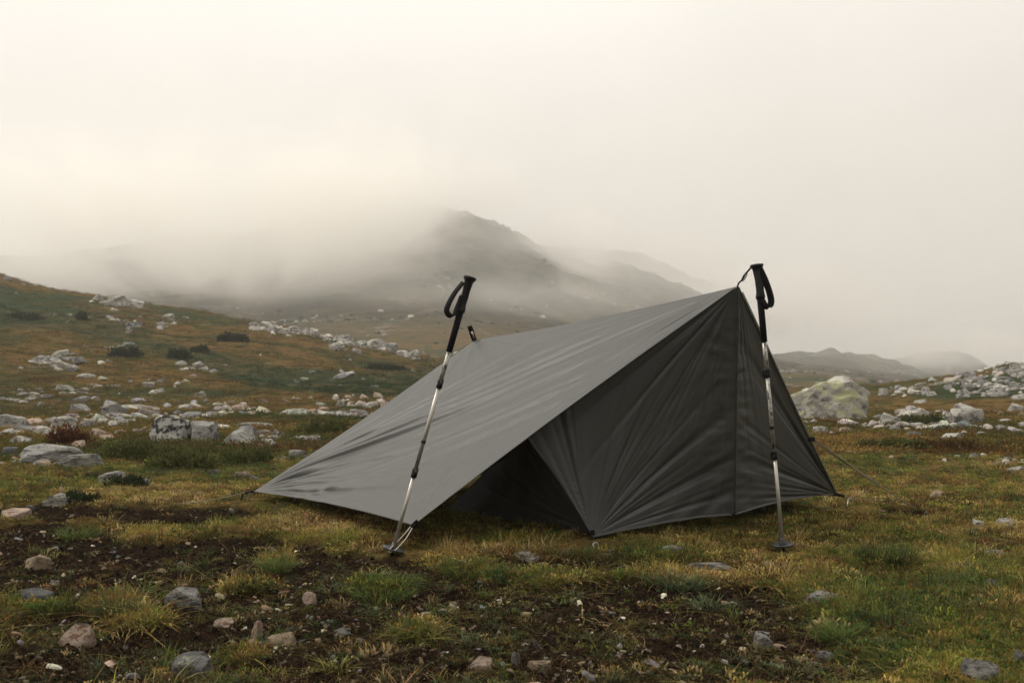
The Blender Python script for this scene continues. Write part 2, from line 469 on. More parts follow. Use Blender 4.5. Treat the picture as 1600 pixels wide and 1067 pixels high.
def smooth_path(pts, n=24, closed=False):
    P = [Vector(p) for p in pts]; m = len(P); o = []
    segs = m if closed else m - 1
    for i in range(segs):
        p0 = P[(i - 1) % m] if closed or i > 0 else P[0]
        p1 = P[i]; p2 = P[(i + 1) % m]; p3 = P[(i + 2) % m] if closed or i + 2 < m else P[-1]
        k = max(2, n // segs)
        for j in range(k):
            t = j / k
            o.append(0.5 * ((2 * p1) + (-p0 + p2) * t + (2 * p0 - 5 * p1 + 4 * p2 - p3) * t * t + (-p0 + 3 * p1 - 3 * p2 + p3) * t ** 3))
    o.append(P[0] if closed else P[-1])
    return o

# ------------------------------------------------------------------ the land
DRIFT = [(-200,485),(0,492),(100,500),(200,528),(300,560),(400,588),(500,602),(600,600),(720,590)]
def drift_mask(x, y, z):
    Y = np.maximum(y, 1.0); px = 800 + F * x / Y; py = HOR - (z - H) / Y * F
    d = (py - ip(px, DRIFT)) / 17.0 + 1.3 * fbm(x, y, 6.0, 4, .6, 55.0)
    return (1 - sst(0.6, 1.5, np.abs(d))) * (y > 15) * (y < 90) * (1 - sst(740, 800, px))
def build_land():
    inner = np.linspace(-R(35), R(35), 560)
    outer = np.linspace(R(35), R(325), 110)[1:-1]
    th = np.concatenate([inner, outer])
    rr = [0.6]
    while rr[-1] < 900:
        r = rr[-1]
        st = 0.0052 if 1.9 < r < 12 else (0.011 if r < 120 else (0.007 if r < 460 else 0.02))
        rr.append(r * (1 + st) if r > 1.9 else r * 1.05)
    rr = np.array(rr)
    T, RR = np.meshgrid(th, rr)
    X = RR * np.sin(T); Y = RR * np.cos(T)
    Z = height(X, Y)
    soil = soil_mask(X, Y)
    far = sst(14, 26, RR)
    mt = sst(110, 200, RR)
    dr = drift_mask(X, Y, Z)
    nc = len(th); nr = len(rr)
    def piece(name, a, b, cap=False):
        sl = slice(a, b + 1)
        V = np.stack([X[sl], Y[sl], Z[sl]], -1).reshape(-1, 3)
        n = b - a
        i, j = np.meshgrid(np.arange(n), np.arange(nc), indexing='ij')
        j2 = (j + 1) % nc
        Fc = np.stack([i * nc + j, i * nc + j2, (i + 1) * nc + j2, (i + 1) * nc + j], -1).reshape(-1, 4)[:, ::-1]
        A = {'soil': ('FLOAT', soil[sl].ravel()), 'far': ('FLOAT', far[sl].ravel()), 'mountain': ('FLOAT', mt[sl].ravel()), 'drift': ('FLOAT', dr[sl].ravel())}
        if cap:
            V = np.vstack([V, [0, 0, float(Z[0].mean())]])
            c = len(V) - 1
            tri = np.array([[j, (j + 1) % nc, c, c] for j in range(nc)])
            for k in A: A[k] = (A[k][0], np.append(A[k][1], 0))
            o = mesh_obj(name, V, [tuple(f) for f in Fc.tolist()] + [(j, (j + 1) % nc, c) for j in range(nc)] if False else Fc, M_ground, None, True, A)
        else:
            o = mesh_obj(name, V, Fc, M_ground, None, True, A)
        return tag(o, kind='structure')
    i1 = int(np.searchsorted(rr, 24)); i2 = int(np.searchsorted(rr, 120))
    piece('ground', 0, i1); piece('hillside', i1, i2); piece('mountain', i2, nr - 1)
build_land()

# ------------------------------------------------------------------ haze and low mist
def vol_mat(name, density, color=(1, 1, 1), aniso=0.0):
    t = NT(name)
    v = t.n('ShaderNodeVolumePrincipled'); v.inputs['Color'].default_value = (*color, 1)
    v.inputs['Density'].default_value = density; v.inputs['Anisotropy'].default_value = aniso
    t.l(v.outputs[0], t.out.inputs['Volume']); return t, v
def build_haze():
    t, v = vol_mat('haze_air', 0.0010, (1.0, 0.99, 0.97), 0.4)
    x0, x1, y0, y1, z0, z1 = -1000, 1000, -1000, 1000, -14, 135
    V = [(x, y, z) for x in (x0, x1) for y in (y0, y1) for z in (z0, z1)]
    Fc = [(0, 1, 3, 2), (4, 6, 7, 5), (0, 4, 5, 1), (2, 3, 7, 6), (0, 2, 6, 4), (1, 5, 7, 3)]
    tag(mesh_obj('haze', V, Fc, t.m, None, False), kind='stuff')
build_haze()
def ico(sub):
    import bmesh
    bm = bmesh.new(); bmesh.ops.create_icosphere(bm, subdivisions=sub, radius=1)
    V = np.array([v.co[:] for v in bm.verts]); Fc = [tuple(v.index for v in f.verts) for f in bm.faces]
    bm.free(); return V, Fc
ICO = {k: ico(k) for k in (1, 2, 3, 4, 5)}
def mist_material(dens):
    t, v = vol_mat('drifting_mist', 0.0, (1.0, 0.99, 0.965), 0.6)
    tc = t.n('ShaderNodeTexCoord').outputs['Object']
    ln = t.n('ShaderNodeVectorMath', operation='LENGTH'); t.l(tc, ln.inputs[0])
    fall = t.step(ln.outputs['Value'], 1.0, 0.25)
    P = t.n('ShaderNodeNewGeometry').outputs['Position']
    n = t.noise(P, 0.034, 5, 0.62, 0.8)
    d = t.math('MULTIPLY', fall, t.step(n, 0.36, 0.57))
    d = t.math('MULTIPLY', d, dens)
    t.l(d, v.inputs['Density'])
    return t.m
MIST = [ # px, py, distance, radius across / along / up (m), density
    (800, 400, 235, 290, 85, 50, 0.011),
    (590, 290, 232, 22, 40, 22, 0.055),
    (650, 350, 228, 14, 26, 16, 0.050),
    (800, 470, 225, 26, 26, 7, 0.045),
    (905, 395, 262, 14, 26, 14, 0.060),
    (1060, 400, 330, 34, 30, 10, 0.040),
    (455, 370, 212, 44, 45, 26, 0.050),
    (250, 345, 200, 60, 45, 24, 0.042),
    (20, 340, 185, 50, 45, 20, 0.042),
    (700, 292, 268, 30, 35, 10, 0.050),
    (640, 425, 222, 20, 30, 12, 0.030),
    (880, 425, 262, 22, 30, 20, 0.060),
    (760, 470, 190, 40, 20, 6, 0.030),
    (1000, 480, 330, 45, 40, 15, 0.045),
    (1230, 470, 330, 50, 40, 17, 0.080),
    (1450, 545, 345, 50, 45, 9, 0.070),
]
def build_mist():
    V, Fc = ICO[2]
    mats = {}
    me0 = None
    for px, py, Y, rx, ry, rz, d in MIST:
        if d not in mats: mats[d] = mist_material(d)
        o = mesh_obj('mist', V * 1.03, Fc, mats[d], None, False)
        o.location = at(px, py, Y); o.scale = (rx, ry, rz)
        tag(o, kind='stuff')
build_mist()

# ------------------------------------------------------------------ the tarp tent
A_ = at(1153, 447, 4.56)            # apex, hung from the right pole
R_ = at(741, 531, 6.0)              # low end of the ridge
L_ = at(396, 768, 6.02)             # left corner
F_ = at(646, 821, 4.22)             # front corner at the left pole
C_ = at(926, 838, 4.52)             # pegged corner at the door
S_ = at(1148, 803, 4.84)             # seam foot
T_ = at(1307, 772, 5.6)            # right corner
B_ = Vector((0.35, 7.3, 0.05))      # rear corner
nf = (A_ - L_).cross(F_ - L_).normalized()
if nf.z < 0: nf = -nf
TENT0 = Vector((0.4, 5.4, 0.0))
tent = empty('tarp_tent', TENT0)
tag(tent, 'dark grey nylon tarp pitched as a low tent between two trekking poles', 'tent')
def radial(P2, c, freq, seed, sharp=1.0):
    dx = P2[..., 0] - c[0]; dy = P2[..., 1] - c[1]
    rho = np.hypot(dx, dy); phi = np.arctan2(dy, dx)
    n = pn(phi * freq + seed, rho * 0.28 + seed * 1.3) + 0.45 * pn(phi * freq * 2.3 + seed, rho * 0.4 + 5)
    n = 0.6 * n + 0.55 * (0.3 - np.abs(n))
    return rho, phi, n
def panel(name, P00, P10, P11, P01, nu, nv, fun, sags=(0, 0, 0, 0), push=0.0, outward=None, parent=tent, thick=False):
    """bilinear patch with fun(P2, u, v)->offset along the normal; sags pull the four edges inwards"""
    u = np.linspace(0, 1, nu); v = np.linspace(0, 1, nv)
    U, Vv = np.meshgrid(u, v, indexing='ij')
    c = [np.array(p) for p in (P00, P10, P11, P01)]
    b = lambda U, Vv: (1 - U)[..., None] * (1 - Vv)[..., None] * c[0] + U[..., None] * (1 - Vv)[..., None] * c[1] + U[..., None] * Vv[..., None] * c[2] + (1 - U)[..., None] * Vv[..., None] * c[3]
    bu = 4 * U * (1 - U); bv = 4 * Vv * (1 - Vv)
    # inward shift of parameters close to each edge: v0, u1, v1, u0
    Vs = Vv + sags[0] * bu * (1 - Vv) - sags[2] * bu * Vv
    Us = U - sags[1] * bv * U + sags[3] * bv * (1 - U)
    P = b(Us, Vs)
    d1 = c[2] - c[0]; d2 = c[3] - c[1]
    n = np.cross(d1, d2); n /= np.linalg.norm(n)
    if outward is not None and np.dot(n, np.array(outward)) < 0: n = -n
    ex = c[1] - c[0]; ex /= np.linalg.norm(ex); ey = np.cross(n, ex)
    P2 = np.stack([(P - c[0]) @ ex, (P - c[0]) @ ey], -1)
    c2 = [np.array([(q - c[0]) @ ex, (q - c[0]) @ ey]) for q in c]
    off = fun(P2, U, Vv, c2) + push * bu * bv
    P = P + off[..., None] * n
    V = P.reshape(-1, 3) - np.array(TENT0)
    i, j = np.meshgrid(np.arange(nu - 1), np.arange(nv - 1), indexing='ij')
    Fc = np.stack([i * nv + j, (i + 1) * nv + j, (i + 1) * nv + j + 1, i * nv + j + 1], -1).reshape(-1, 4)
    o = mesh_obj(name, V, Fc, M_nylon, parent)
    md = o.modifiers.new('cloth', 'SOLIDIFY'); md.thickness = 0.0012; md.offset = -1
    return o, P
def fly_fun(P2, U, Vv, c):
    # c: L, F, A, R
    cL, cF, cA, cR = c
    o = 0
    rho, phi, n = radial(P2, cL, 17, 3.1)
    o = o + n * 0.044 * np.exp(-rho / 0.9) * sst(0, 0.35, rho)
    rho, phi, n = radial(P2, cA, 15, 8.4)
    o = o + n * 0.024 * np.exp(-rho / 0.6) * sst(0, 0.3, rho)
    rho, phi, n = radial(P2, cF, 9, 1.7)
    o = o + n * 0.006 * np.exp(-rho / 0.5) * sst(0, 0.2, rho)
    rho, phi, n = radial(P2, cR, 9, 6.2)
    o = o + n * 0.007 * np.exp(-rho / 0.5) * sst(0, 0.2, rho)
    # long tension folds running from the left corner to the apex
    d = (cA - cL) / np.linalg.norm(cA - cL); q = P2 - cL
    al = q @ d; pe = q[..., 0] * d[1] - q[..., 1] * d[0]
    for ce, wd, am, fr, sd in ((-0.02, 0.16, 0.030, 12, 0.3), (0.36, 0.16, 0.022, 14, 4.0)):
        wob = 0.05 * pn(al * 1.3 + sd, al * 0 + 2)
        o = o + am * np.exp(-((pe - ce - wob) / wd) ** 2) * pn(pe * fr + 0.4 * pn(al * 0.8, pe), al * 0.4 + sd) * sst(0.1, 0.5, al) * (1 - sst(2.2, 2.6, al))
    o = o - 0.03 * (4 * U * (1 - U)) * (4 * Vv * (1 - Vv))
    return o * np.minimum(1, 0.35 + 3 * np.minimum(np.minimum(U, 1 - U), np.minimum(Vv, 1 - Vv)) * 4)
fly, FP = panel('fly_panel', L_, F_, A_, R_, 240, 220, fly_fun, (0.015, 0.018, 0.024, 0.030), outward=nf)
# door point: on the underside of the fly just behind its front edge
def under_fly(px, py, gap=0.02):
    d = (at(px, py, 2.0) - at(px, py, 1.0)); o = Vector((0, 0, H))
    # plane L,F,A
    t = (L_ - nf * gap - o).dot(nf) / d.dot(nf); return o + d * t
D_ = at(815, 673, 4.62); D_ = under_fly(818, 680, 0.03)
def front_fun(P2, U, Vv, c):
    cC, cS, cA, cD = c
    rho, phi, n = radial(P2, cC, 6.5, 2.2)
    o = n * 0.044 * (0.35 + sst(-.4, .4, pn(phi * 2.2, rho * .5 + 3))) * np.exp(-rho / 0.8) * sst(0, 0.3, rho)
    rf, pf, nfine = radial(P2, cC, 19, 7.7); o = o + nfine * 0.009 * np.exp(-rf / 0.6) * sst(0, .15, rf)
    rf, pf, nfine = radial(P2, cA, 30, 2.7); o = o + nfine * 0.007 * np.exp(-rf / 0.6) * sst(0, .15, rf)
    rho, phi, n2 = radial(P2, cA, 12, 5.2)
    o = o + n2 * 0.022 * np.exp(-rho / 0.5) * sst(0, 0.25, rho)
    # slack creases slanting across the lower half
    q = P2 - cC
    o = o + 0.013 * pn((q[..., 1] * 0.9 - q[..., 0] * 0.55) * 11, (q[..., 0] + q[..., 1]) * 2.0) * sst(0.1, 0.4, q[..., 0]) * (1 - Vv)
    o = o + 0.005 * pn(q[..., 0] * 9, q[..., 1] * 26) * sst(0.7, 1.0, U)
    return o * np.minimum(1, 0.25 + (1 - U) * 8)
front, FP2 = panel('front_panel', C_, S_, A_ - Vector((0, 0, .004)), D_, 150, 170, front_fun, (0.02, 0, 0.0, 0.012), outward=(-0.5, -1, 0))
A2 = A_ + Vector((0.006, 0.0, -0.004))
def side_fun(P2, U, Vv, c):
    cS, cT, cA, cA2 = c
    rho, phi, n = radial(P2, cT, 15, 4.4)
    o = n * 0.030 * np.exp(-rho / 0.75) * sst(0, 0.25, rho)
    rho, phi, n2 = radial(P2, cA, 14, 1.2)
    o = o + n2 * 0.010 * np.exp(-rho / 0.5) * sst(0, 0.25, rho) * np.minimum(1, 6 * Vv)
    q = P2 - cS
    o = o + 0.006 * pn(q[..., 0] * 6, q[..., 1] * 22) * (1 - sst(0.1, 0.4, U))
    return o * np.minimum(1, 0.3 + U * 8)
side, SP = panel('side_panel', S_, T_, A2, A_ - Vector((0, 0, .004)), 130, 170, side_fun, (0.02, 0.02, 0, 0), outward=(0.3, -1, 0), push=-0.01)
# inner wall behind the folded door
K_ = at(754, 740, 5.55); G_ = at(690, 806, 5.35)
def inner_fun(P2, U, Vv, c):
    rho, phi, n = radial(P2, c[0], 9, 9.2)
    return n * 0.03 * np.exp(-rho / 0.7) * sst(0, 0.25, rho) + 0.01 * pn(P2[..., 0] * 7, P2[..., 1] * 7)
C2 = C_ + Vector((0.05, 0.05, 0.003))
inner, _ = panel('inner_wall', C2, G_, K_, D_ + Vector((.06, .05, -.01)), 90, 70, inner_fun, (0.0, 0, 0.0, 0.0), outward=(0, -1, 0))
def back_fun(P2, U, Vv, c):
    rho, phi, n = radial(P2, c[0], 9, 2.9); rho2, p2, n2 = radial(P2, c[1], 9, 3.9)
    return 0.012 * n * np.exp(-rho / 0.9) + 0.012 * n2 * np.exp(-rho2 / 0.9)
back, _ = panel('rear_panel', B_, T_ + Vector((.003, .003, 0)), A_ + Vector((0, .004, -.006)), R_ + Vector((0, .004, -.004)), 90, 90, back_fun, (0.03, 0.02, 0.05, 0.02), outward=(0.6, 1, 0.5))
Ls = L_ + Vector((0.0, .006, .0)); 
end, _ = panel('end_panel', Ls, B_ + Vector((-.004, 0, 0)), R_ + Vector((-.004, .006, -.006)), R_ + Vector((-.006, .006, -.006)), 70, 70, back_fun, (0.045, 0.02, 0, 0.04), outward=(-1, 1, 0))
M_web = mat_plain('black_webbing', (0.005, 0.005, 0.005), 0.75, spec=0.15, bump=0.4, bscale=900)
M_hem = mat_plain('dark_grey_hem_tape', (0.042, 0.042, 0.037), 0.6, bump=0.3, bscale=500)
M_cord = mat_plain('pale_grey_cord', (0.42, 0.40, 0.34), 0.7, bump=0.5, bscale=900)
M_cordd = mat_plain('dull_olive_cord', (0.16, 0.145, 0.105), 0.7, bump=0.5, bscale=900)
M_metal = mat_plain('peg_aluminium', (0.30, 0.29, 0.27), 0.35, metal=0.9)
M_black = mat_plain('black_plastic', (0.004, 0.004, 0.005), 0.5, spec=0.3, bump=0.2, bscale=300)
M_slate = mat_plain('blue_grey_plastic', (0.018, 0.020, 0.024), 0.45, spec=0.5)
M_foam = mat_plain('black_foam_grip', (0.004, 0.004, 0.005), 0.8, spec=0.1, bump=0.5, bscale=500)
M_alu = mat_plain('satin_aluminium', (0.36, 0.345, 0.31), 0.36, metal=0.65, var=0.08, bscale=60)
M_worn = mat_worn_shaft()
def rel(pts, o): return [Vector(p) - Vector(o) for p in pts]
# seams and hems follow the finished cloth
def strip_from(P, o0, name, off, wd=0.006):
    pts = [Vector(p) + Vector(off) for p in P]
    side_v = (pts[-1] - pts[0]).cross(Vector(off)).normalized()
    V, Fc = tube(rel(pts, o0), 0, 6, True, (side_v, wd, 0.0014))
    return mesh_obj(name, V, Fc, M_hem, tent)
strip_from(FP2[-1, ::4], TENT0, 'seam', (0, -0.0030, 0), 0.0028)           # vertical seam at the apex
strip_from(FP[-1, ::6], TENT0, 'hem', tuple(nf * 0.0024), 0.006)
strip_from(FP2[::5, 0], TENT0, 'hem', (0, -0.0035, 0.002), 0.007)
strip_from(SP[::5, 0], TENT0, 'hem', (0, -0.0035, 0.002), 0.007)
strip_from(SP[-1, ::5], TENT0, 'hem', (0.002, -0.003, 0.002), 0.007)
def band(name, pts, wd, th, mat, parent, origin, side=(0, 1, 0), n=20):
    V, Fc = tube(rel(smooth_path(pts, n), origin), 0, 8, True, (side, wd, th))
    return mesh_obj(name, V, Fc, mat, parent)
# webbing loops at the corners
band('tie_out', [R_ + Vector((.008, 0, -.01)), at(741, 527, 5.99), at(736, 512, 5.97), at(733, 511, 5.97), at(737, 524, 5.99), at(740, 532, 6.0)], 0.010, 0.002, M_web, tent, TENT0, (1, 0.3, 0.3))
V, Fc = tube(rel([at(737, 518, 5.96), at(741, 529, 5.97)], TENT0), 0.006, 8); mesh_obj('buckle', V, Fc, M_metal, tent)
band('tie_out', [F_ + Vector((.02, -.002, .02)), F_, F_ + Vector((-.015, -.005, -.012))], 0.011, 0.002, M_web, tent, TENT0, (1, 0, -.3))
band('tie_out', [L_ + Vector((.03, -.002, 0)), L_, L_ + Vector((-.045, -.01, -.004))], 0.008, 0.002, M_web, tent, TENT0, (0, .3, 1))
band('tie_out', [T_ + Vector((-.03, -.002, 0)), T_, T_ + Vector((.045, .0, -.012))], 0.009, 0.002, M_web, tent, TENT0, (0, .3, 1))
band('tie_out', [C_ + Vector((0, 0, .03)), C_, C_ + Vector((.004, -.008, -.03))], 0.010, 0.002, M_web, tent, TENT0, (1, 0, 0))
X_ = at(1268, 686, 5.12)
band('tie_out', [X_ + Vector((-.02, 0, 0)), X_, X_ + Vector((.018, 0, .0))], 0.012, 0.003, M_web, tent, TENT0, (0, .2, 1))
# apex toggle cord up to the right pole
ap_top = at(1172, 421, 4.42)
V, Fc = tube(rel(smooth_path([A_ + Vector((-.004, -.003, -.01)), A_ + Vector((.004, 0, .014)), at(1160, 437, 4.50), at(1164, 430, 4.50)], 12), TENT0), 0.0038, 8)
mesh_obj('apex_cord', V, Fc, M_web, tent)
loop = smooth_path([at(1159, 439, 4.50), at(1161, 432, 4.50), at(1166, 426, 4.50), at(1167, 429, 4.50), at(1163, 437, 4.50)], 20, True)
V, Fc = tube(rel(loop, TENT0), 0.0022, 6, False); mesh_obj('apex_loop', V, Fc, M_web, tent)
V, Fc = tube(rel([at(1165, 428, 4.50), at(1176, 415, 4.42)], TENT0), 0.004, 8); mesh_obj('apex_cord', V, Fc, M_web, tent)

# ------------------------------------------------------------------ trekking poles
def lathe(prof, seg=20, squash=1.0):
    """prof: list of (z, r)"""
    V, Fc = [], []
    for z, r in prof:
        for k in range(seg):
            a = 2 * PI * k / seg
            V.append((r * math.cos(a), r * math.sin(a) * squash, z))
    n = len(prof)
    for i in range(n - 1):
        for k in range(seg):
            Fc.append((i * seg + k, i * seg + (k + 1) % seg, (i + 1) * seg + (k + 1) % seg, (i + 1) * seg + k))
    Fc.append(tuple(range(seg - 1, -1, -1))); Fc.append(tuple((n - 1) * seg + k for k in range(seg)))
    return V, Fc
def trekking_pole(base, top, st, label, strap_pts, spin=0.0):
    """st: fractions of the length from the top, measured on the photograph"""
    ax = (top - base); Lg = ax.length
    root = empty('trekking_pole', base)
    q = ax.to_track_quat('Z', 'Y'); root.rotation_mode = 'QUATERNION'; root.rotation_quaternion = q
    tag(root, label, 'trekking pole', 'trekking poles holding up the tent')
    f = lambda a: Lg * (1 - a)
    # grip with palm flare and finger ledge
    g0, g1 = f(st['grip_end']), f(0.0)
    gl = g1 - g0
    prof = [(g0, .0125), (g0 + gl * .05, .0185), (g0 + gl * .10, .0230), (g0 + gl * .16, .0215), (g0 + gl * .26, .0180), (g0 + gl * .45, .0195), (g0 + gl * .60, .0185), (g0 + gl * .74, .0205), (g0 + gl * .80, .0210), (g0 + gl * .86, .0225), (g0 + gl * .915, .0300), (g0 + gl * .955, .0325), (g0 + gl * .985, .0300), (g1, .010)]
    V, Fc = lathe(prof, 24, 0.85)
    V = [(x + (0.006 * math.sin(max(0, (z - g0) / gl) * PI * 1.6)), y, z) for x, y, z in V]
    grip = mesh_obj('grip', V, Fc, M_black, root)
    # foam sleeve below the grip
    z0, z1 = f(st['foam_end']), g0
    V, Fc = lathe([(z0, .0095), (z0 + .003, .0130), (z1 + .004, .0140)], 20)
    for i in range(14):
        pass
    mesh_obj('foam_sleeve', V, Fc, M_foam, root)
    def shaft(a, b, r, mat, name='shaft'):
        V, Fc = lathe([(f(b), r), (f((a + b) / 2), r), (f(a), r)], 18); return mesh_obj(name, V, Fc, mat, root)
    shaft(st['foam_end'], st['c1'], .0095, M_worn)
    shaft(st['c1'], st['c2'], .0086, M_worn if st.get('worn') else M_alu)
    shaft(st['c2'], st['basket'], .0076, M_alu)
    for a, hl in ((st['c1'], .021), (st['c2'], .022)):
        zc = f(a)
        V, Fc = lathe([(zc - hl, .0090), (zc - hl + .002, .0122), (zc - .004, .0130), (zc + .001, .0114), (zc + .005, .0130), (zc + hl - .002, .0125), (zc + hl, .0095)], 20)
        cl = mesh_obj('clamp', V, Fc, M_black, root)
        # lever folded against the collar
        V, Fc = tube([(-.013, -.004, zc + hl - .006), (-.0175, -.005, zc + .004), (-.0165, -.005, zc - hl + .004)], 0, 8, True, ((0, 1, 0), .006, .0022))
        mesh_obj('lever', V, Fc, M_black, cl)
    V, Fc = lathe([(f(st['band']) - .007, .0086), (f(st['band']) - .006, .0100), (f(st['band']) + .006, .0100), (f(st['band']) + .007, .0086)], 18)
    mesh_obj('band', V, Fc, M_black, root)
    # basket: hub, disc with a scalloped rim
    zb = f(st['basket'])
    V, Fc = lathe([(zb - .012, .0085), (zb - .010, .0140), (zb + .004, .0150), (zb + .010, .0130), (zb + .028, .0100), (zb + .030, .0076)], 20)
    bk = mesh_obj('basket_hub', V, Fc, M_slate, root)
    rings = []
    seg = 48
    Vb, Fb = [], []
    for zz, rr_ in ((-.003, .012), (-.0045, .042), (.000, .047), (.0045, .044), (.003, .012)):
        for k in range(seg):
            a = 2 * PI * k / seg
            sc = 1 + (0.07 * math.cos(6 * a) if rr_ > .02 else 0)
            Vb.append((rr_ * sc * math.cos(a), rr_ * sc * math.sin(a), zb - .004 + zz + (.004 * (rr_ > .02))))
    for i in range(4):
        for k in range(seg):
            Fb.append((i * seg + k, i * seg + (k + 1) % seg, (i + 1) * seg + (k + 1) % seg, (i + 1) * seg + k))
    mesh_obj('basket', Vb, Fb, M_slate, root)
    V, Fc = lathe([(-.03, .0025), (-.012, .0045), (zb * .5, .0075), (zb - .010, .0085)], 16)
    mesh_obj('tip', V, Fc, M_black, root)
    # wrist strap, given in world points
    inv = Matrix.Translation(base) @ q.to_matrix().to_4x4(); inv = inv.inverted()
    pts = [inv @ Vector(p) for p in smooth_path(strap_pts, 40)]
    sdv = inv.to_3x3() @ Vector((1.0, -0.45, 0.45))
    V, Fc = tube(pts, 0, 8, True, (sdv, .0135, .0042))
    mesh_obj('wrist_strap', V, Fc, M_web, root)
    return root
bl = hit(611, 868); bl = bl + Vector((0, 0, 0.0))
tl = at(735, 432, bl.y + 0.02)
stL = dict(grip_end=0.135, foam_end=0.272, c1=0.385, c2=0.703, band=0.592, basket=0.975)
Yl = tl.y
trekking_pole(bl, tl, stL, 'trekking pole leaning right at the front tarp corner, strap hanging to its left', [at(724, 441, Yl - .01), at(711, 457, Yl - .015), at(701, 475, Yl - .02), at(698, 486, Yl - .02), at(703, 493, Yl - .02), at(710, 491, Yl - .015), at(715, 480, Yl - .012), at(722, 462, Yl - .01)])
br = hit(1224, 862)
tr_ = at(1183, 412, br.y - 0.02)
stR = dict(grip_end=0.130, foam_end=0.272, c1=0.378, c2=0.662, band=0.567, basket=0.975, worn=True)
Yr = tr_.y
trekking_pole(br, tr_, stR, 'upright trekking pole at the tent peak with its strap hanging to the right', [at(1187, 420, Yr - .01), at(1195, 437, Yr - .02), at(1202, 456, Yr - .02), at(1205, 471, Yr - .02), at(1202, 479, Yr - .02), at(1196, 478, Yr - .02), at(1190, 468, Yr - .015), at(1186, 452, Yr - .01)])

# ------------------------------------------------------------------ cords and pegs
def cord(name, pts, r, mat, label, cat='guy line'):
    o0 = Vector(pts[0])
    V, Fc = tube(rel(smooth_path(pts, 30), o0), r, 6)
    o = mesh_obj(name, V, Fc, mat); o.location = o0
    return tag(o, label, cat)
def sagged(a, b, s=0.01):
    m = (Vector(a) + Vector(b)) / 2; m.z -= s; return [a, m, b]
e1 = hit(1430, 797)
cord('guy_line', sagged(X_ + Vector((.015, 0, 0)), e1 + Vector((0, 0, .01)), .012), .0032, M_cordd, 'long guy line running from the right edge of the tent down to the grass')
cord('guy_line', sagged(at(1270, 689, 5.12), at(1372, 755, 5.45), .004), .0030, M_cordd, 'second strand doubled along the upper half of the right guy line')
e2 = hit(1402, 786)
cord('guy_line', sagged(T_ + Vector((.045, 0, -.012)), e2 + Vector((0, 0, .012)), .006), .0020, M_cordd, 'short low guy line from the right corner of the tent')
e3 = hit(280, 790)
cord('guy_line', sagged(L_ + Vector((-.045, -.01, -.004)), e3 + Vector((0, 0, .012)), .012), .0032, M_cordd, 'guy line lying low in the grass from the left corner of the tarp')
# front corner cord looped down to the left pole's basket
bp = bl + (tl - bl).normalized() * 0.03
cl_ = smooth_path([F_ + Vector((-.012, -.012, -.004)), F_ * .5 + bp * .5 + Vector((-.008, -.02, .0)), bp + Vector((-.012, -.03, .002)), bp + Vector((.005, -.034, -.004)), F_ * .45 + bp * .55 + Vector((.012, -.02, -.004)), F_ + Vector((-.004, -.014, -.008))], 40)
V, Fc = tube(rel(cl_, bp), .0022, 6); o = mesh_obj('cord_loop', V, Fc, M_cord); o.location = bp
tag(o, 'pale cord loop tying the front tarp corner to the pole basket', 'cord')
def peg(px, py, lean, label, hgt=0.10, bend=True):
    g = hit(px, py)
    root = empty('tent_peg', g)
    d = Vector(lean).normalized()
    V, Fc = tube([d * -0.05, d * hgt], .0032, 8); mesh_obj('shaft', V, Fc, M_metal, root)
    p = d * hgt
    V, Fc = tube(smooth_path([p, p + Vector((.012, 0, .006)), p + Vector((.022, 0, -.006)), p + Vector((.022, 0, -.022))], 12), .0030, 8)
    mesh_obj('hook', V, Fc, M_metal, root)
    return tag(root, label, 'tent peg', 'pegs holding down the tarp')
peg(928, 862, (-.1, -.1, 1), 'small metal peg at the door corner under the front seam', 0.035)
peg(1324, 792, (.15, .1, 1), 'peg with a small hook at the right corner of the tent', 0.045)
# metal carabiner hanging in the left corner loop
lp = L_ + Vector((-.045, -.01, -.006))
pts = smooth_path([lp + Vector((.03, 0, .004)), lp + Vector((-.012, 0, .0)), lp + Vector((-.026, 0, -.035)), lp + Vector((-.036, 0, -.088))], 20)
root = empty('tensioner', lp)
V, Fc = tube(rel(pts, lp), .0048, 8); mesh_obj('bent_bar', V, Fc, M_black, root)
pts = smooth_path([lp + Vector((.026, 0, .0)), lp + Vector((.018, 0, -.03)), lp + Vector((.006, 0, -.065)), lp + Vector((-.010, 0, -.090))], 20)
V, Fc = tube(rel(pts, lp), .0046, 8); mesh_obj('bright_bar', V, Fc, M_metal, root)
tag(root, 'bent metal line tensioner hanging from the left corner of the tarp', 'tensioner')

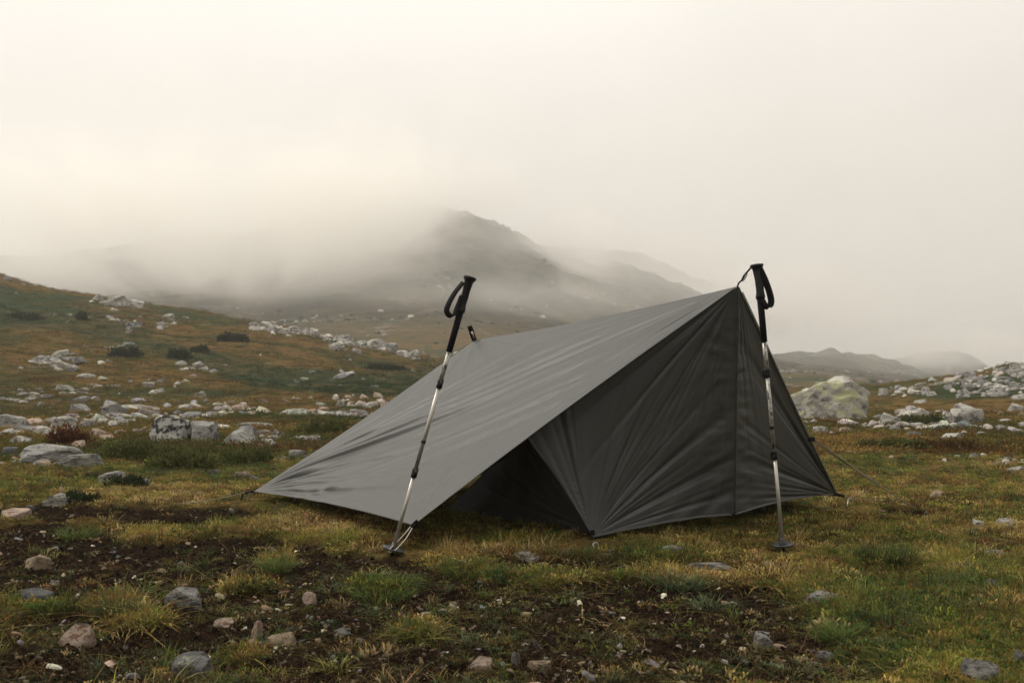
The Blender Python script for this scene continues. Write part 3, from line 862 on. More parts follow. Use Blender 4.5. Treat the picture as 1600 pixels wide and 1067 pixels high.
# ------------------------------------------------------------------ rocks
def rock_mesh(sub, seed, cuts=9, rough=0.10, flat=0.0):
    cuts += 6
    r = np.random.default_rng(seed)
    V, Fc = ICO[sub]; V = V.copy()
    lowz = V[:, 2] < 0
    V[:, :2] *= np.where(lowz, 1 / np.sqrt(1 - np.minimum(V[:, 2] ** 2, .8)), 1)[:, None]
    for k in range(cuts):
        n = r.normal(size=3); n[2] = max(n[2] * 0.8 + 0.15, 0.02)
        if k == 0 and seed % 5 > 1: n = np.array([r.normal(0, .22), r.normal(0, .22), 1.0])
        n /= np.linalg.norm(n)
        d = r.uniform(0.36, 0.80)
        s = np.maximum(0, V @ n - d); V -= 0.97 * s[:, None] * n
    nz = fbm(V[:, 0] * 1.0 + seed, V[:, 1] + V[:, 2] * 0.7, 0.9, 4, 0.55) + 0.7 * fbm(V[:, 2] + seed * 2, V[:, 0] * 0.8 - V[:, 1], 0.7, 4, 0.55)
    if sub > 2:
        nz = nz - 0.9 * (np.abs(fbm(V[:, 0] * 1.3 + V[:, 2] * .5 + seed, V[:, 1] + V[:, 2] * .8 + 3, 0.33, 3, 0.6)) - .15)
    V = V * (1 + rough * nz)[:, None]
    V[:, 2] = np.where(V[:, 2] < -0.45, -0.45 + (V[:, 2] + 0.45) * 0.3, V[:, 2])
    mn, mx = V.min(0), V.max(0)
    V = (V - (mn + mx) / 2) / (mx - mn)      # unit box, centred
    V[:, 2] += 0.5
    return V, Fc
ROCKNAMES = []
def rock(px, py, wpx, hpx, tone, label, sub=4, seed=None, cuts=9, rough=0.12, sink=0.18, name='rock', rot=None, dep=0.8, group=None):
    g = hit(px, py)
    seed = seed if seed is not None else int(px * 7 + py * 13)
    r = random.Random(seed)
    W = wpx / F * g.y; Hh = hpx / F * g.y / (1 - sink)
    V, Fc = rock_mesh(sub, seed, cuts, rough)
    V = V * np.array([W, W * dep, Hh])
    o = mesh_obj(name, V, Fc, M_rock[tone])
    D = W * dep
    o.location = (g.x * (1 + D * .35 / g.y), g.y + D * 0.35, g.z - Hh * sink)
    o.rotation_euler = (r.uniform(-.08, .08), r.uniform(-.12, .12), r.uniform(-.35, .35) if rot is None else rot)
    return tag(o, label, 'rock' if name == 'rock' else name, group)
NAMED = [
 (263,691,64,42,'spotted','pale boulder covered in black lichen spots, left of the tarp'),
 (320,692,46,34,'grey','smooth grey slab sloping down beside the black-spotted boulder'),
 (372,697,56,32,'grey','brownish grey rock half sunk in grass right of the sloping slab'),
 (400,668,64,8,'pale','long thin pale slab lying above the brownish half-sunk rock'),
 (405,682,50,10,'pale','pale ledge of rock just below the long thin slab'),
 (82,722,110,26,'grey','wide low grey outcrop with a hollow, at the left edge of the meadow'),
 (128,729,64,20,'grey','grey rock lump joined to the right end of the wide low outcrop'),
 (124,700,22,12,'pink','small pinkish stone on top of the right end of the low outcrop'),
 (20,670,44,24,'grey','grey rock at the far left of the pale rock band'),
 (56,666,40,13,'pink','salmon pink stone next to the grey rock of the band'),
 (98,670,52,20,'pale','pale cracked rock in the middle of the rock band'),
 (135,668,34,13,'pale','pale stone right of the cracked rock in the band'),
 (160,662,26,9,'pale','small white stone near the right end of the rock band'),
 (182,666,34,10,'pale','flat whitish stone ending the rock band on the right'),
 (158,684,36,15,'pink','pink-tinged stone in the grass below the rock band'),
 (72,684,20,9,'pale','round white stone next to the red-brown heather'),
 (34,696,52,15,'pale','flat pale stone at the left edge above the wide outcrop'),
 (10,680,28,10,'pale','pale slab cut off by the left edge under the rock band'),
 (14,712,30,14,'dark','dark shaded rock at the far left beside the outcrop'),
 (60,675,18,6,'pale','thin white flake of rock under the salmon stone'),
 (178,650,46,24,'grey','blocky grey rock standing above the rock band'),
 (128,644,34,13,'grey','grey low rock left of the blocky standing one'),
 (225,640,66,7,'pale','long flat slab behind the black-spotted boulder'),
 (289,640,24,8,'pale','short pale slab to the right of the long flat slab'),
 (186,648,14,8,'pale','small pale stone leaning on the blocky grey rock'),
 (232,605,20,8,'pale','oval white stone on the grassy slope above the long slab'),
 (246,614,18,6,'pale','second smaller oval stone just below the white oval one'),
 (134,590,26,7,'pale','single flat white stone alone on the lower hillside'),
 (178,757,44,20,'grey','pale-topped grey rock between heather tufts'),
 (95,786,56,15,'pale','flat pale slab lying in golden grass, left meadow'),
 (225,760,22,12,'grey','small grey rock right of the pale-topped rock'),
 (95,768,10,7,'pink','small cream pebble behind the flat slab'),
 (46,796,16,6,'grey','tiny grey stone left below the flat pale slab'),
 (335,743,20,9,'dark','blue-grey stone in the turf left of the tarp'),
 (380,745,26,9,'pink','cream stone near the left tarp edge'),
 (398,750,18,8,'grey','grey round stone next to the cream stone by the tarp edge'),
 (437,722,22,10,'tan','yellowish stone beside the left slope of the tarp'),
 (465,715,34,12,'grey','grey rock touching the outline of the tarp on the left'),
 (62,888,42,19,'tan','smooth tan stone on dark soil at the left'),
 (22,808,46,12,'pink','broken pinkish stone at the left edge above the soil'),
 (118,1010,66,34,'pink','pinkish white block in the left foreground'),
 (296,946,82,26,'grey','flat grey rock with a ridged top on the peat'),
 (300,1066,72,42,'dark','dark mottled rock cut by the bottom edge'),
 (54,948,56,24,'dark','dark grey stone half hidden in grass, left foreground'),
 (484,944,24,18,'pink','cream angular stone alone on the peat'),
 (86,915,16,9,'pale','white chip on the peat above the dark grey stone'),
 (825,877,58,14,'pale','flat pale rock in front of the tent opening'),
 (952,868,22,10,'dark','small dark stone beside the door peg'),
 (1052,866,42,12,'grey','grey low stone below the front panel'),
 (1108,893,80,12,'grey','long earthy stone sunk in turf between the peg and right pole'),
 (1213,890,44,10,'grey','flat stone at the foot of the right pole'),
 (1282,945,58,17,'grey','grey stone sunk in the turf below the right pole'),
 (1194,1014,38,22,'grey','blue-grey pointed stone at the edge of the peat'),
 (1290,1032,32,12,'grey','thin light slate lying on its side, lower right'),
 (1270,1042,40,8,'pale','pale flake in front of the thin light slate'),
 (1530,1066,74,30,'grey','knobbly grey rock at the bottom right corner'),
 (1594,1040,20,24,'grey','grey stone cut by the right edge near the bottom'),
 (1576,824,36,14,'pale','pale stone at the right edge beyond the pole'),
 (1530,824,26,12,'pale','white stone left of the pale stone at the right edge'),
 (1510,856,18,9,'pale','small white stone between turf hummocks on the right'),
 (1550,872,46,12,'grey','brownish grey stone under the small white one'),
 (1466,778,34,12,'tan','brown domed stone near the end of the guy line'),
 (1552,925,40,18,'dark','mossy dark stone in the right foreground turf'),
 (1590,738,30,9,'pale','flat white stone at the right edge in mid meadow'),
 (538,993,34,11,'grey','small grey shard on the peat, centre foreground'),
 (838,1013,13,13,'dark','little blue-grey upright pebble on the peat'),
 (806,1038,14,20,'grey','upright narrow grey chip in the lower centre'),
 (750,1050,44,22,'pink','broken cream quartz lump in the lower centre'),
 (842,1048,42,14,'tan','flat yellowish flake right of the narrow chip'),
 (400,1000,22,30,'pink','rough cream stone standing in the peat near the dark mottled rock'),
 (440,1010,50,14,'tan','long tan stone behind the dark mottled rock'),
 (395,1012,22,12,'tan','ochre chip left of the long tan stone'),
 (350,978,34,10,'pink','cream flake above the ochre chip'),
 (1388,664,40,19,'pale','pointed white rock right of the big boulder'),
 (1432,652,72,17,'pale','broad white rock crest behind the heath clump'),
 (1482,664,22,22,'pale','pale rock between the white crest and the rounded slab'),
 (1508,662,56,24,'pale','rounded white slab with a sloping right side'),
 (1496,658,26,8,'pale','small pale ledge in front of the rounded slab'),
 (1498,668,26,8,'pale','lowest pale ledge under the rounded slab'),
 (1486,690,48,13,'pale','bright white ridge-shaped stone behind the brown heather'),
 (1428,682,28,8,'grey','grey-white stone left of the bright ridge-shaped one'),
 (1283,678,26,12,'pale','white stone just below the big boulder'),
 (1316,676,32,9,'pink','pinkish stone right of the white one below the boulder'),
 (1354,669,24,5,'pale','thin pale stone beneath the pointed white rock'),
 (1381,618,18,12,'pale','squarish white stone on the far meadow'),
 (1456,618,18,7,'pale','white stone below the rocky ridge, left side'),
 (1438,630,22,6,'pale','flat white stone on the far meadow right of the boulder'),
 (1508,640,42,10,'pale','long pale slab sloping right on the far meadow'),
 (1588,642,34,12,'pale','pale block at the right edge of the far meadow'),
 (1590,624,24,8,'pale','pale stone at the foot of the ridge by the right edge'),
 (1570,660,26,6,'pale','thin white stone right of the rounded slab'),
 (1592,678,28,8,'grey','grey stone on the right edge behind the heather'),
 (1462,686,14,5,'pale','small white chip left of the bright ridge-shaped stone'),
]
def build_rocks():
    b = rock(1298, 657, 134, 64, 'lichen', 'big rounded boulder crusted with yellow-green lichen behind the tent', 5, 10, -4, 0.22, 0.06, 'boulder', 0.0, 0.75)
    for v in b.data.vertices:
        x = v.co.x / .9; v.co.z *= 1.0 - 0.22 * max(0, -x - .1) + 0.10 * math.exp(-((x - .25) / .25) ** 2) + .03 * math.sin(9 * x + 5 * v.co.y)
    for t in NAMED:
        rock(*t, sub=4 if t[2] > 30 else 3)
    # loose clusters of stones that look alike
    protos = []
    for k in range(12):
        V, Fc = rock_mesh(2, 100 + k, 9, 0.10); me = {}
        for tone in ('pale', 'grey', 'pink', 'dark'):
            o = mesh_obj('rock', V, Fc, M_rock[tone], link=False, smooth=False); me[tone] = o.data
        protos.append(me)
    CL = [ # cx, cy, rx, ry, n, size px, flatness, tones, label, group
      (165,468,60,9,26,16,.45,'ppg','pale stone in the rock streak high on the left hillside crest','stones along the upper left crest'),
      (225,503,60,14,20,12,.45,'pgg','grey stone scattered below the upper left crest','stones below the upper left crest'),
      (455,513,60,12,50,13,.5,'ppg','pale stone in the long rock streak on the crest left of the pole','stones on the crest left of the leaning pole'),
      (560,535,50,14,50,15,.55,'ppg','pale block in the boulder field where the crest meets the tarp','blocks on the crest above the tarp'),
      (645,552,45,9,14,12,.5,'ppg','pale stone just behind the leaning pole on the hillside','stones behind the leaning pole'),
      (120,562,70,12,30,14,.35,'pgg','flat grey stone in the rubble patch on the left slope','stones in the left slope rubble'),
      (60,575,60,14,20,14,.35,'pg','flat stone near the left edge of the slope','stones at the left edge of the slope'),
      (90,615,100,16,34,15,.3,'pg','low flat stone at the foot of the left hillside','stones at the foot of the left hillside'),
      (280,620,140,16,8,11,.4,'p','small pale stone on the grass flat below the hillside','small stones on the flat below the hillside'),
      (440,640,110,9,40,13,.4,'ppk','pale stone in the thin rock line behind the tarp','stones in the rock line behind the tarp'),
      (560,628,50,12,40,12,.5,'ppk','pale stone heaped beside the left slope of the tarp','stones heaped beside the tarp'),
      (450,690,50,10,30,14,.5,'pg','pale stone in the cluster left of the tarp slope','stone cluster left of the tarp slope'),
      (1540,598,75,22,130,12,.45,'pggg','grey block on the rocky ridge at the right edge','blocks on the right ridge'),
      (1430,610,70,7,34,10,.5,'pg','small grey block along the foot of the right ridge','blocks at the foot of the right ridge'),
      (140,676,150,12,60,14,.4,'ppk','pale stone in the broken rock band across the left meadow','stones of the left rock band'),
      (40,720,60,14,26,14,.4,'pgk','broken stone round the wide low outcrop at the left','stones round the low outcrop'),
      (410,690,70,14,26,13,.4,'pg','stone between the spotted boulder and the tarp','stones between boulder and tarp'),
      (1440,668,110,14,40,12,.4,'pp','pale stone among the white rocks of the right meadow','stones among the white rocks'),
      (1500,715,110,9,26,9,.45,'pgk','small stone in the stony strip of the right meadow','stones in the right meadow strip'),
    ]
    r = random.Random(5)
    todo = []
    for cx, cyy, rx, ry, n, sz, fl, tones, lab, grp in CL:
        # stones gather round a few centres of their streak
        cen = [(r.uniform(-1, 1) * .8, r.uniform(-1, 1) * .7) for _ in range(max(2, n // 9))]
        for i in range(n):
            if r.random() < .7:
                c = r.choice(cen); qx = c[0] + r.gauss(0, .16); qy = c[1] + r.gauss(0, .28)
            else:
                a = r.uniform(0, 2 * PI); q = math.sqrt(r.random()); qx = q * math.cos(a); qy = q * math.sin(a)
            px = cx + rx * qx; py = max(cyy + ry * qy, float(ip(px, CREST)) + 3)
            if 1120 < px < 1215: continue
            g = hit(px, py)
            if g.y > 110: continue
            todo.append((sz * min(1.9, r.lognormvariate(0, .45)), px, py, g, fl, tones, lab, grp))
    todo.sort(key=lambda t: -t[0])
    rest = []
    for k, (w_, px, py, g, fl, tones, lab, grp) in enumerate(todo):
        W = w_ / F * g.y
        tone = {'p': 'pale', 'g': 'grey', 'k': 'pink'}[r.choice(tones)]
        loc = (g.x, g.y, g.z - W * fl * .22)
        scl = (W, W * r.uniform(.6, 1), W * fl * r.uniform(.6, 1.3)); rot = (r.uniform(-.25, .25), r.uniform(-.25, .25), r.uniform(0, 6.28))
        if k < 200:
            o = bpy.data.objects.new('rock', r.choice(protos)[tone]); COL.objects.link(o)
            o.location = loc; o.scale = scl; o.rotation_euler = rot
            tag(o, lab, 'rock', grp)
        else: rest.append((loc, scl, rot, tone))
    return rest
REST = build_rocks()

# ------------------------------------------------------------------ scatter tools (stuff)
def protos_collection(name, objs):
    c = bpy.data.collections.new(name)
    for o in objs: c.objects.link(o)
    return c
def scatter(name, pos, rot, scl, idx, tint, coll, label=None):
    n = len(pos)
    me = bpy.data.meshes.new(name); me.vertices.add(n)
    me.vertices.foreach_set('co', np.asarray(pos, np.float32).ravel())
    for an, typ, d in (('rot', 'FLOAT_VECTOR', rot), ('scl', 'FLOAT_VECTOR', scl), ('pick', 'INT', idx), ('tint', 'FLOAT_COLOR', tint)):
        a = me.attributes.new(an, typ, 'POINT')
        a.data.foreach_set({'FLOAT_VECTOR': 'vector', 'INT': 'value', 'FLOAT_COLOR': 'color'}[typ], np.asarray(d, np.int32 if typ == 'INT' else np.float32).ravel())
    ob = bpy.data.objects.new(name, me); COL.objects.link(ob)
    ng = bpy.data.node_groups.new(name + '_scatter', 'GeometryNodeTree')
    ng.interface.new_socket('Geometry', in_out='INPUT', socket_type='NodeSocketGeometry')
    ng.interface.new_socket('Geometry', in_out='OUTPUT', socket_type='NodeSocketGeometry')
    N = ng.nodes; gi = N.new('NodeGroupInput'); go = N.new('NodeGroupOutput')
    m2p = N.new('GeometryNodeMeshToPoints')
    iop = N.new('GeometryNodeInstanceOnPoints'); ci = N.new('GeometryNodeCollectionInfo')
    ci.inputs['Collection'].default_value = coll; ci.inputs['Separate Children'].default_value = True; ci.inputs['Reset Children'].default_value = True
    iop.inputs['Pick Instance'].default_value = True
    def na(nm, dt):
        a = N.new('GeometryNodeInputNamedAttribute'); a.data_type = dt; a.inputs['Name'].default_value = nm; return a.outputs[0]
    e2r = N.new('FunctionNodeEulerToRotation')
    l = ng.links.new
    l(gi.outputs[0], m2p.inputs[0]); l(m2p.outputs[0], iop.inputs['Points']); l(ci.outputs[0], iop.inputs['Instance'])
    l(na('pick', 'INT'), iop.inputs['Instance Index']); l(na('rot', 'FLOAT_VECTOR'), e2r.inputs[0]); l(e2r.outputs[0], iop.inputs['Rotation'])
    l(na('scl', 'FLOAT_VECTOR'), iop.inputs['Scale']); l(iop.outputs[0], go.inputs[0])
    md = ob.modifiers.new('scatter', 'NODES'); md.node_group = ng
    return tag(ob, label, kind='stuff')
def blades(n, spread, hmin, hmax, width, lean, seed, droop=0.5, segs=3, flat=0.0):
    """a tuft of bent tapering blades; returns V, F, along, shade"""
    r = np.random.default_rng(seed)
    V, Fc, al, sh = [], [], [], []
    for b in range(n):
        a = r.uniform(0, 2 * PI); q = spread * math.sqrt(r.random())
        bx, by = q * math.cos(a), q * math.sin(a)
        a2 = a + r.normal(0, .8); h = r.uniform(hmin, hmax); ln = abs(r.normal(lean, lean * .5)) + .05
        dx, dy = math.cos(a2), math.sin(a2); wx, wy = -dy, dx
        base = len(V); s = r.random(); tw = r.uniform(-.5, .5)
        for k in range(segs + 1):
            t = k / segs
            out_ = h * ln * (t ** (1 + droop))
            z = h * (t - flat * t * t - droop * 0.45 * t * t * min(ln, 1.4))
            ww = width * (1 - t) ** 0.7 * .5 if k else width * .4
            cx = bx + dx * out_; cyy = by + dy * out_
            if k < segs:
                V.append((cx - wx * ww, cyy - wy * ww, z)); V.append((cx + wx * ww, cyy + wy * ww, z))
                al += [t, t]; sh += [s, s]
            else:
                V.append((cx, cyy, z)); al.append(1); sh.append(s)
        for k in range(segs):
            i = base + 2 * k
            if k < segs - 1: Fc.append((i, i + 1, i + 3, i + 2))
            else: Fc.append((i, i + 1, i + 2))
    return V, Fc, al, sh
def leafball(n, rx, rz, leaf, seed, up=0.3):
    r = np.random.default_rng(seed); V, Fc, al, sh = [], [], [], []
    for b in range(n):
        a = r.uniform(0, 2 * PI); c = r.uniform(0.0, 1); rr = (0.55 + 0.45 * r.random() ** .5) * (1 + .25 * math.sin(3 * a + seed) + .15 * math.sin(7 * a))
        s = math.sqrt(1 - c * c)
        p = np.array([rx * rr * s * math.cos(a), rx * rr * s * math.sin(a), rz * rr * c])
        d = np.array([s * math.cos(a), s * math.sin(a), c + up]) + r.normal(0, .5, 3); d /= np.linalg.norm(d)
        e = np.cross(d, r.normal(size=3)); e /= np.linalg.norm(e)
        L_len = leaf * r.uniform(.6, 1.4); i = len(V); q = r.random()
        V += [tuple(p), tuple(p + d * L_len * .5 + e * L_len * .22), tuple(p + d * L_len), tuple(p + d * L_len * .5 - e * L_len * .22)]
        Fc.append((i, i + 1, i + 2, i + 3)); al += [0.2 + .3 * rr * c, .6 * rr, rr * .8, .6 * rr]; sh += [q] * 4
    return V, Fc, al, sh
def plant_obj(name, dat, mat, link=True):
    V, Fc, al, sh = dat
    return mesh_obj(name, V, Fc, mat, None, True, {'along': ('FLOAT', al), 'shade': ('FLOAT', sh)}, link)
def cols(n, palette, weights, jitter=0.18, r=rng):
    P = np.array(palette); k = r.choice(len(P), n, p=np.array(weights) / sum(weights))
    c = P[k] * (1 + jitter * r.normal(size=(n, 1))) * (1 + .06 * r.normal(size=(n, 3)))
    return np.concatenate([np.clip(c, 0.002, 1), np.ones((n, 1))], 1)
GREEN = (0.080, 0.110, 0.030); OLIVE = (0.120, 0.112, 0.036); GOLD = (0.225, 0.160, 0.058); STRAW = (0.34, 0.26, 0.13); DGREEN = (0.040, 0.062, 0.026); BLUEG = (0.085, 0.115, 0.062); RUST = (0.120, 0.074, 0.034); YEL = (0.20, 0.19, 0.05)
# places kept clear of grass: under the tarp stays sparse only because it is dark, so nothing is cleared there
def sample_wedge(n, y0, y1, power=1.0, r=rng, margin=1.12, left=None):
    """points on the ground, even per picture row-ish: density falls off with distance"""
    t = r.random(n)
    Y = (y0 ** -power + t * (y1 ** -power - y0 ** -power)) ** (-1 / power)
    X = (r.random(n) * 2 - 1) * Y * (800 / F) * margin + r.normal(0, .05, n)
    return X, Y
def tint_field(X, Y, n):
    """drifts of green, olive, gold and rust turf"""
    a = fbm(X, Y, 0.9, 3, .55, 2.0) + .30 * rng.normal(size=n); b = fbm(X, Y, 0.5, 3, .5, 31.0) + .25 * rng.normal(size=n)
    px, py = to_px(X, Y)
    def blob(cx, cyy, rx, ry): return np.clip(1 - ((px - cx) / rx) ** 2 - ((py - cyy) / ry) ** 2, 0, 1)
    gold = blob(560, 815, 300, 35) + blob(1250, 860, 160, 60) * .6 + blob(700, 870, 200, 20) * .5 + blob(250, 780, 200, 25) * .6
    green = blob(1350, 960, 330, 110) * .22 + blob(300, 725, 260, 40) * .9 + blob(1380, 860, 110, 26) + blob(1030, 880, 120, 20) * .8 + blob(600, 915, 120, 22) + blob(60, 960, 90, 60) * .7 + blob(1400, 710, 300, 30) * .4
    a = a + .5 * gold - .5 * green + .10
    C = np.zeros((n, 3))
    C[:] = OLIVE
    C[a < -0.08] = GREEN; C[a < -0.42] = DGREEN
    C[(a < -0.1) & (b > .35)] = BLUEG
    C[a > 0.16] = GOLD; C[a > 0.55] = STRAW
    C[(a > -.2) & (b > .34)] = RUST; C[(b > .1) & (b < .2)] = (.060, .044, .022); C[(b < -.5)] = YEL
    C = C * (1 + .2 * rng.normal(size=(n, 1))) * (1 + .07 * rng.normal(size=(n, 3)))
    return np.concatenate([np.clip(C, .004, 1), np.ones((n, 1))], 1)
def build_cover():
    # prototypes: 0-3 short turf, 4-5 longer arching tufts, 6-7 leafy mats, 8 flat dead grass
    pr = []
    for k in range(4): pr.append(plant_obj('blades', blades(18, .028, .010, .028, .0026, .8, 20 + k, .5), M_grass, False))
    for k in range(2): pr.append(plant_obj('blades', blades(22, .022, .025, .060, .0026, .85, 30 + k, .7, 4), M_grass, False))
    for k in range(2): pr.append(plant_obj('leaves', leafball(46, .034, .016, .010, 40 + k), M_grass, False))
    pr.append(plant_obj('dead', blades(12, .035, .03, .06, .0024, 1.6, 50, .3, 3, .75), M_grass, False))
    for i, o in enumerate(pr): o.name = 'g%02d' % i
    coll = protos_collection('grass_kinds', pr)
    # near meadow
    n = 120000
    X, Y = sample_wedge(n, 1.9, 16, 1.15)
    s = soil_mask(X, Y)
    keep = rng.random(n) > s * 1.04 - .01
    # the mountainside of every tuft stops at the rocks
    X, Y, s = X[keep], Y[keep], s[keep]; n = len(X)
    Z = height(X, Y)
    pick = rng.choice(9, n, p=[.13, .13, .12, .12, .045, .045, .155, .155, .10])
    mat_zone = fbm(X, Y, .7, 3, .5, 60.) > .18
    pick = np.where(mat_zone & (rng.random(n) < .6), rng.choice([6, 7], n), pick)
    sc = np.minimum(rng.lognormal(0, .28, n), 1.5) * (1 + .35 * sst(5, 14, Y))
    edge = np.where(s > .15, .75, 1); sc = sc * edge * (.7 + .3 * sst(2.2, 3.2, Y)); pick = np.where((Y < 2.8) & ((pick == 4) | (pick == 5)), 1, pick)
    for q, rr_ in ((C_, .22), (F_, .20), (L_, .22), (T_, .25), (bl, .16), (br, .16), (S_, .2)):
        dd = np.hypot(X - q.x, Y - q.y + .06); sc = sc * (0.35 + .65 * sst(rr_ * .4, rr_, dd))
    rot = np.stack([rng.normal(0, .12, n), rng.normal(0, .12, n), rng.uniform(0, 6.28, n)], 1)
    tint = tint_field(X, Y, n)
    scatter('grass', np.stack([X, Y, Z - .004], 1), rot, np.stack([sc, sc, sc * rng.uniform(.7, 1.3, n)], 1), pick, tint, coll)
    # dead straw and stray green shoots over the peat
    n = 17000
    X, Y = sample_wedge(n, 1.9, 8, 1.2); s = soil_mask(X, Y); keep = s > .35; X, Y = X[keep], Y[keep]; n = len(X)
    patch = fbm(X, Y, .3, 3, .5, 90.) + .3 * rng.normal(size=n); keep = patch > .17; X, Y = X[keep], Y[keep]; n = len(X)
    Z = height(X, Y)
    pick = rng.choice([0, 1, 6, 7, 8, 8, 4], n); sc = rng.lognormal(-.35, .3, n)
    rot = np.stack([rng.normal(0, .2, n), rng.normal(0, .2, n), rng.uniform(0, 6.28, n)], 1)
    scatter('sprouts', np.stack([X, Y, Z - .003], 1), rot, np.stack([sc] * 3, 1), pick, cols(n, [GREEN, OLIVE, STRAW, DGREEN, BLUEG, GOLD, RUST], [2, 2, 1.6, 2, 2, .8, 1.3]), coll)
    # brown litter and roots lying on the peat
    n = 26000
    X, Y = sample_wedge(n, 1.9, 8, 1.2); s = soil_mask(X, Y); keep = s > .25; X, Y = X[keep], Y[keep]; n = len(X)
    Z = height(X, Y); sc = rng.lognormal(-.75, .35, n)
    rot = np.stack([rng.normal(0, .3, n), rng.normal(0, .3, n), rng.uniform(0, 6.28, n)], 1)
    scatter('plant_litter', np.stack([X, Y, Z - .001], 1), rot, np.stack([sc, sc, sc * .6], 1), rng.choice([8, 8, 6, 0], n), cols(n, [(.022, .014, .009), (.045, .028, .017), (.09, .058, .033), (.20, .15, .09), (.04, .045, .02)], [4, 4, 2, .8, 1], .25), coll)
    # far meadow and hillside tussocks
    far = []
    for k in range(3): far.append(plant_obj('tussock', blades(46, .17, .03, .07, .011, .8, 60 + k, .5, 2), M_grass, False))
    for k in range(2): far.append(plant_obj('heath', leafball(110, .24, .07, .035, 70 + k), M_grass, False))
    for i, o in enumerate(far): o.name = 'h%02d' % i
    coll2 = protos_collection('tussock_kinds', far)
    n = 60000
    X, Y = sample_wedge(n, 10, 100, .75)
    Z = height(X, Y); 
    pick = rng.choice(5, n, p=[.25, .25, .2, .15, .15]); sc = np.minimum(rng.lognormal(-.1, .45, n), 1.7) * (0.5 + .8 * sst(10, 60, Y)) * np.where((X > .22 * Y) & (Y > 25), .5, 1)
    a = fbm(X, Y, 7, 4, .55, 12.) + .22 * rng.normal(size=n); b = fbm(X, Y, 3, 3, .5, 77.) + .2 * rng.normal(size=n)
    C = np.zeros((n, 3)); C[:] = (0.100, .082, .028); C[a < -.05] = (0.066, .070, .024); C[a < -.28] = (.034, .048, .022); C[a > .16] = (.150, .095, .036); C[a > .45] = (.19, .14, .065); C[(b > .3)] = (.085, .046, .022)
    dm = drift_mask(X, Y, Z) > rng.random(n) * .9; C[dm] = (.030, .046, .022)
    C = C * (1 + .2 * rng.normal(size=(n, 1))); C = np.concatenate([np.clip(C, .004, 1), np.ones((n, 1))], 1)
    rot = np.stack([rng.normal(0, .1, n), rng.normal(0, .1, n), rng.uniform(0, 6.28, n)], 1)
    scatter('heath', np.stack([X, Y, Z - .01], 1), rot, np.stack([sc, sc, sc], 1), pick, C, coll2)
    # pebbles, peat crumbs and chips
    ps = []
    for k in range(6):
        V, Fc = rock_mesh(1 if k < 3 else 2, 200 + k, 7, .2); V = V - np.array([0, 0, .35])
        ps.append(mesh_obj('p%02d' % k, V, Fc, M_pebble, link=False, smooth=False))
        ps[-1].name = 'p%02d' % k
    coll3 = protos_collection('pebble_kinds', ps)
    n = 50000
    X, Y = sample_wedge(n, 1.9, 9, 1.3); s = soil_mask(X, Y); keep = s > .3 + .3 * rng.random(n); X, Y = X[keep], Y[keep]; n = len(X)
    Z = height(X, Y); sc = np.minimum(.0055 * rng.lognormal(0, .6, n), .018)
    rot = rng.uniform(0, 6.28, (n, 3))
    scatter('peat_crumbs', np.stack([X, Y, Z + sc * .1], 1), rot, np.stack([sc * 1.3, sc, sc * .8], 1), rng.integers(0, 3, n), cols(n, [(.007, .005, .0035), (.014, .009, .006), (.036, .023, .015), (.13, .095, .06)], [4, 4, 2, .5], .25), coll3)
    n = 13000
    X, Y = sample_wedge(n, 1.9, 14, 1.2); s = soil_mask(X, Y)
    clump = fbm(X, Y, .45, 3, .6, 44.)
    keep = rng.random(n) < (.04 + .60 * s) * (0.35 + 1.8 * np.clip(clump + .1, 0, 1)); X, Y = X[keep], Y[keep]; n = len(X)
    Z = height(X, Y); sc = .0075 * rng.lognormal(0, .6, n)
    sc = np.minimum(sc, .035)
    rot = np.stack([rng.normal(0, .4, n), rng.normal(0, .4, n), rng.uniform(0, 6.28, n)], 1)
    scatter('gravel', np.stack([X, Y, Z + sc * .1], 1), rot, np.stack([sc * 1.6, sc, sc * .45], 1), rng.integers(0, 6, n), cols(n, [(.32, .26, .19), (.20, .15, .10), (.16, .155, .15), (.42, .37, .30), (.09, .085, .08)], [2, 3, 2.5, 1.3, 2.5], .25), coll3)
    # the smaller stones of the streaks
    sk = []
    for k in range(6):
        V, Fc = rock_mesh(2, 120 + k, 9, .10); sk.append(mesh_obj('s%02d' % k, V, Fc, M_pebble, link=False, smooth=False)); sk[-1].name = 's%02d' % k
    coll4 = protos_collection('stone_kinds', sk)
    TT = {'pale': (.40, .38, .34), 'grey': (.26, .25, .235), 'pink': (.40, .31, .24)}
    n = len(REST)
    scatter('broken_rock', [q[0] for q in REST], [q[2] for q in REST], [q[1] for q in REST], rng.integers(0, 6, n), np.array([TT[q[3]] + (1,) for q in REST]) * rng.uniform(.7, 1.2, (n, 1)), coll4)
    # rubble on the slopes and in the far meadow, too small to tell apart
    n = 16000
    X, Y = sample_wedge(n, 14, 100, .9); a = fbm(X, Y, 5, 4, .6, 140.); keep = rng.random(n) < np.clip(a * 3.2 - .45, 0.01, 1); X, Y = X[keep], Y[keep]; n = len(X)
    Z = height(X, Y); sc = rng.lognormal(-1.9, .5, n) * (.6 + Y / 70)
    rot = np.stack([rng.normal(0, .2, n), rng.normal(0, .2, n), rng.uniform(0, 6.28, n)], 1)
    scatter('rubble', np.stack([X, Y, Z], 1), rot, np.stack([sc * 1.3, sc, sc * .5], 1), rng.integers(3, 6, n), cols(n, [(.36, .34, .30), (.26, .25, .23), (.17, .165, .16)], [3, 3, 2], .15), coll3)
build_cover()
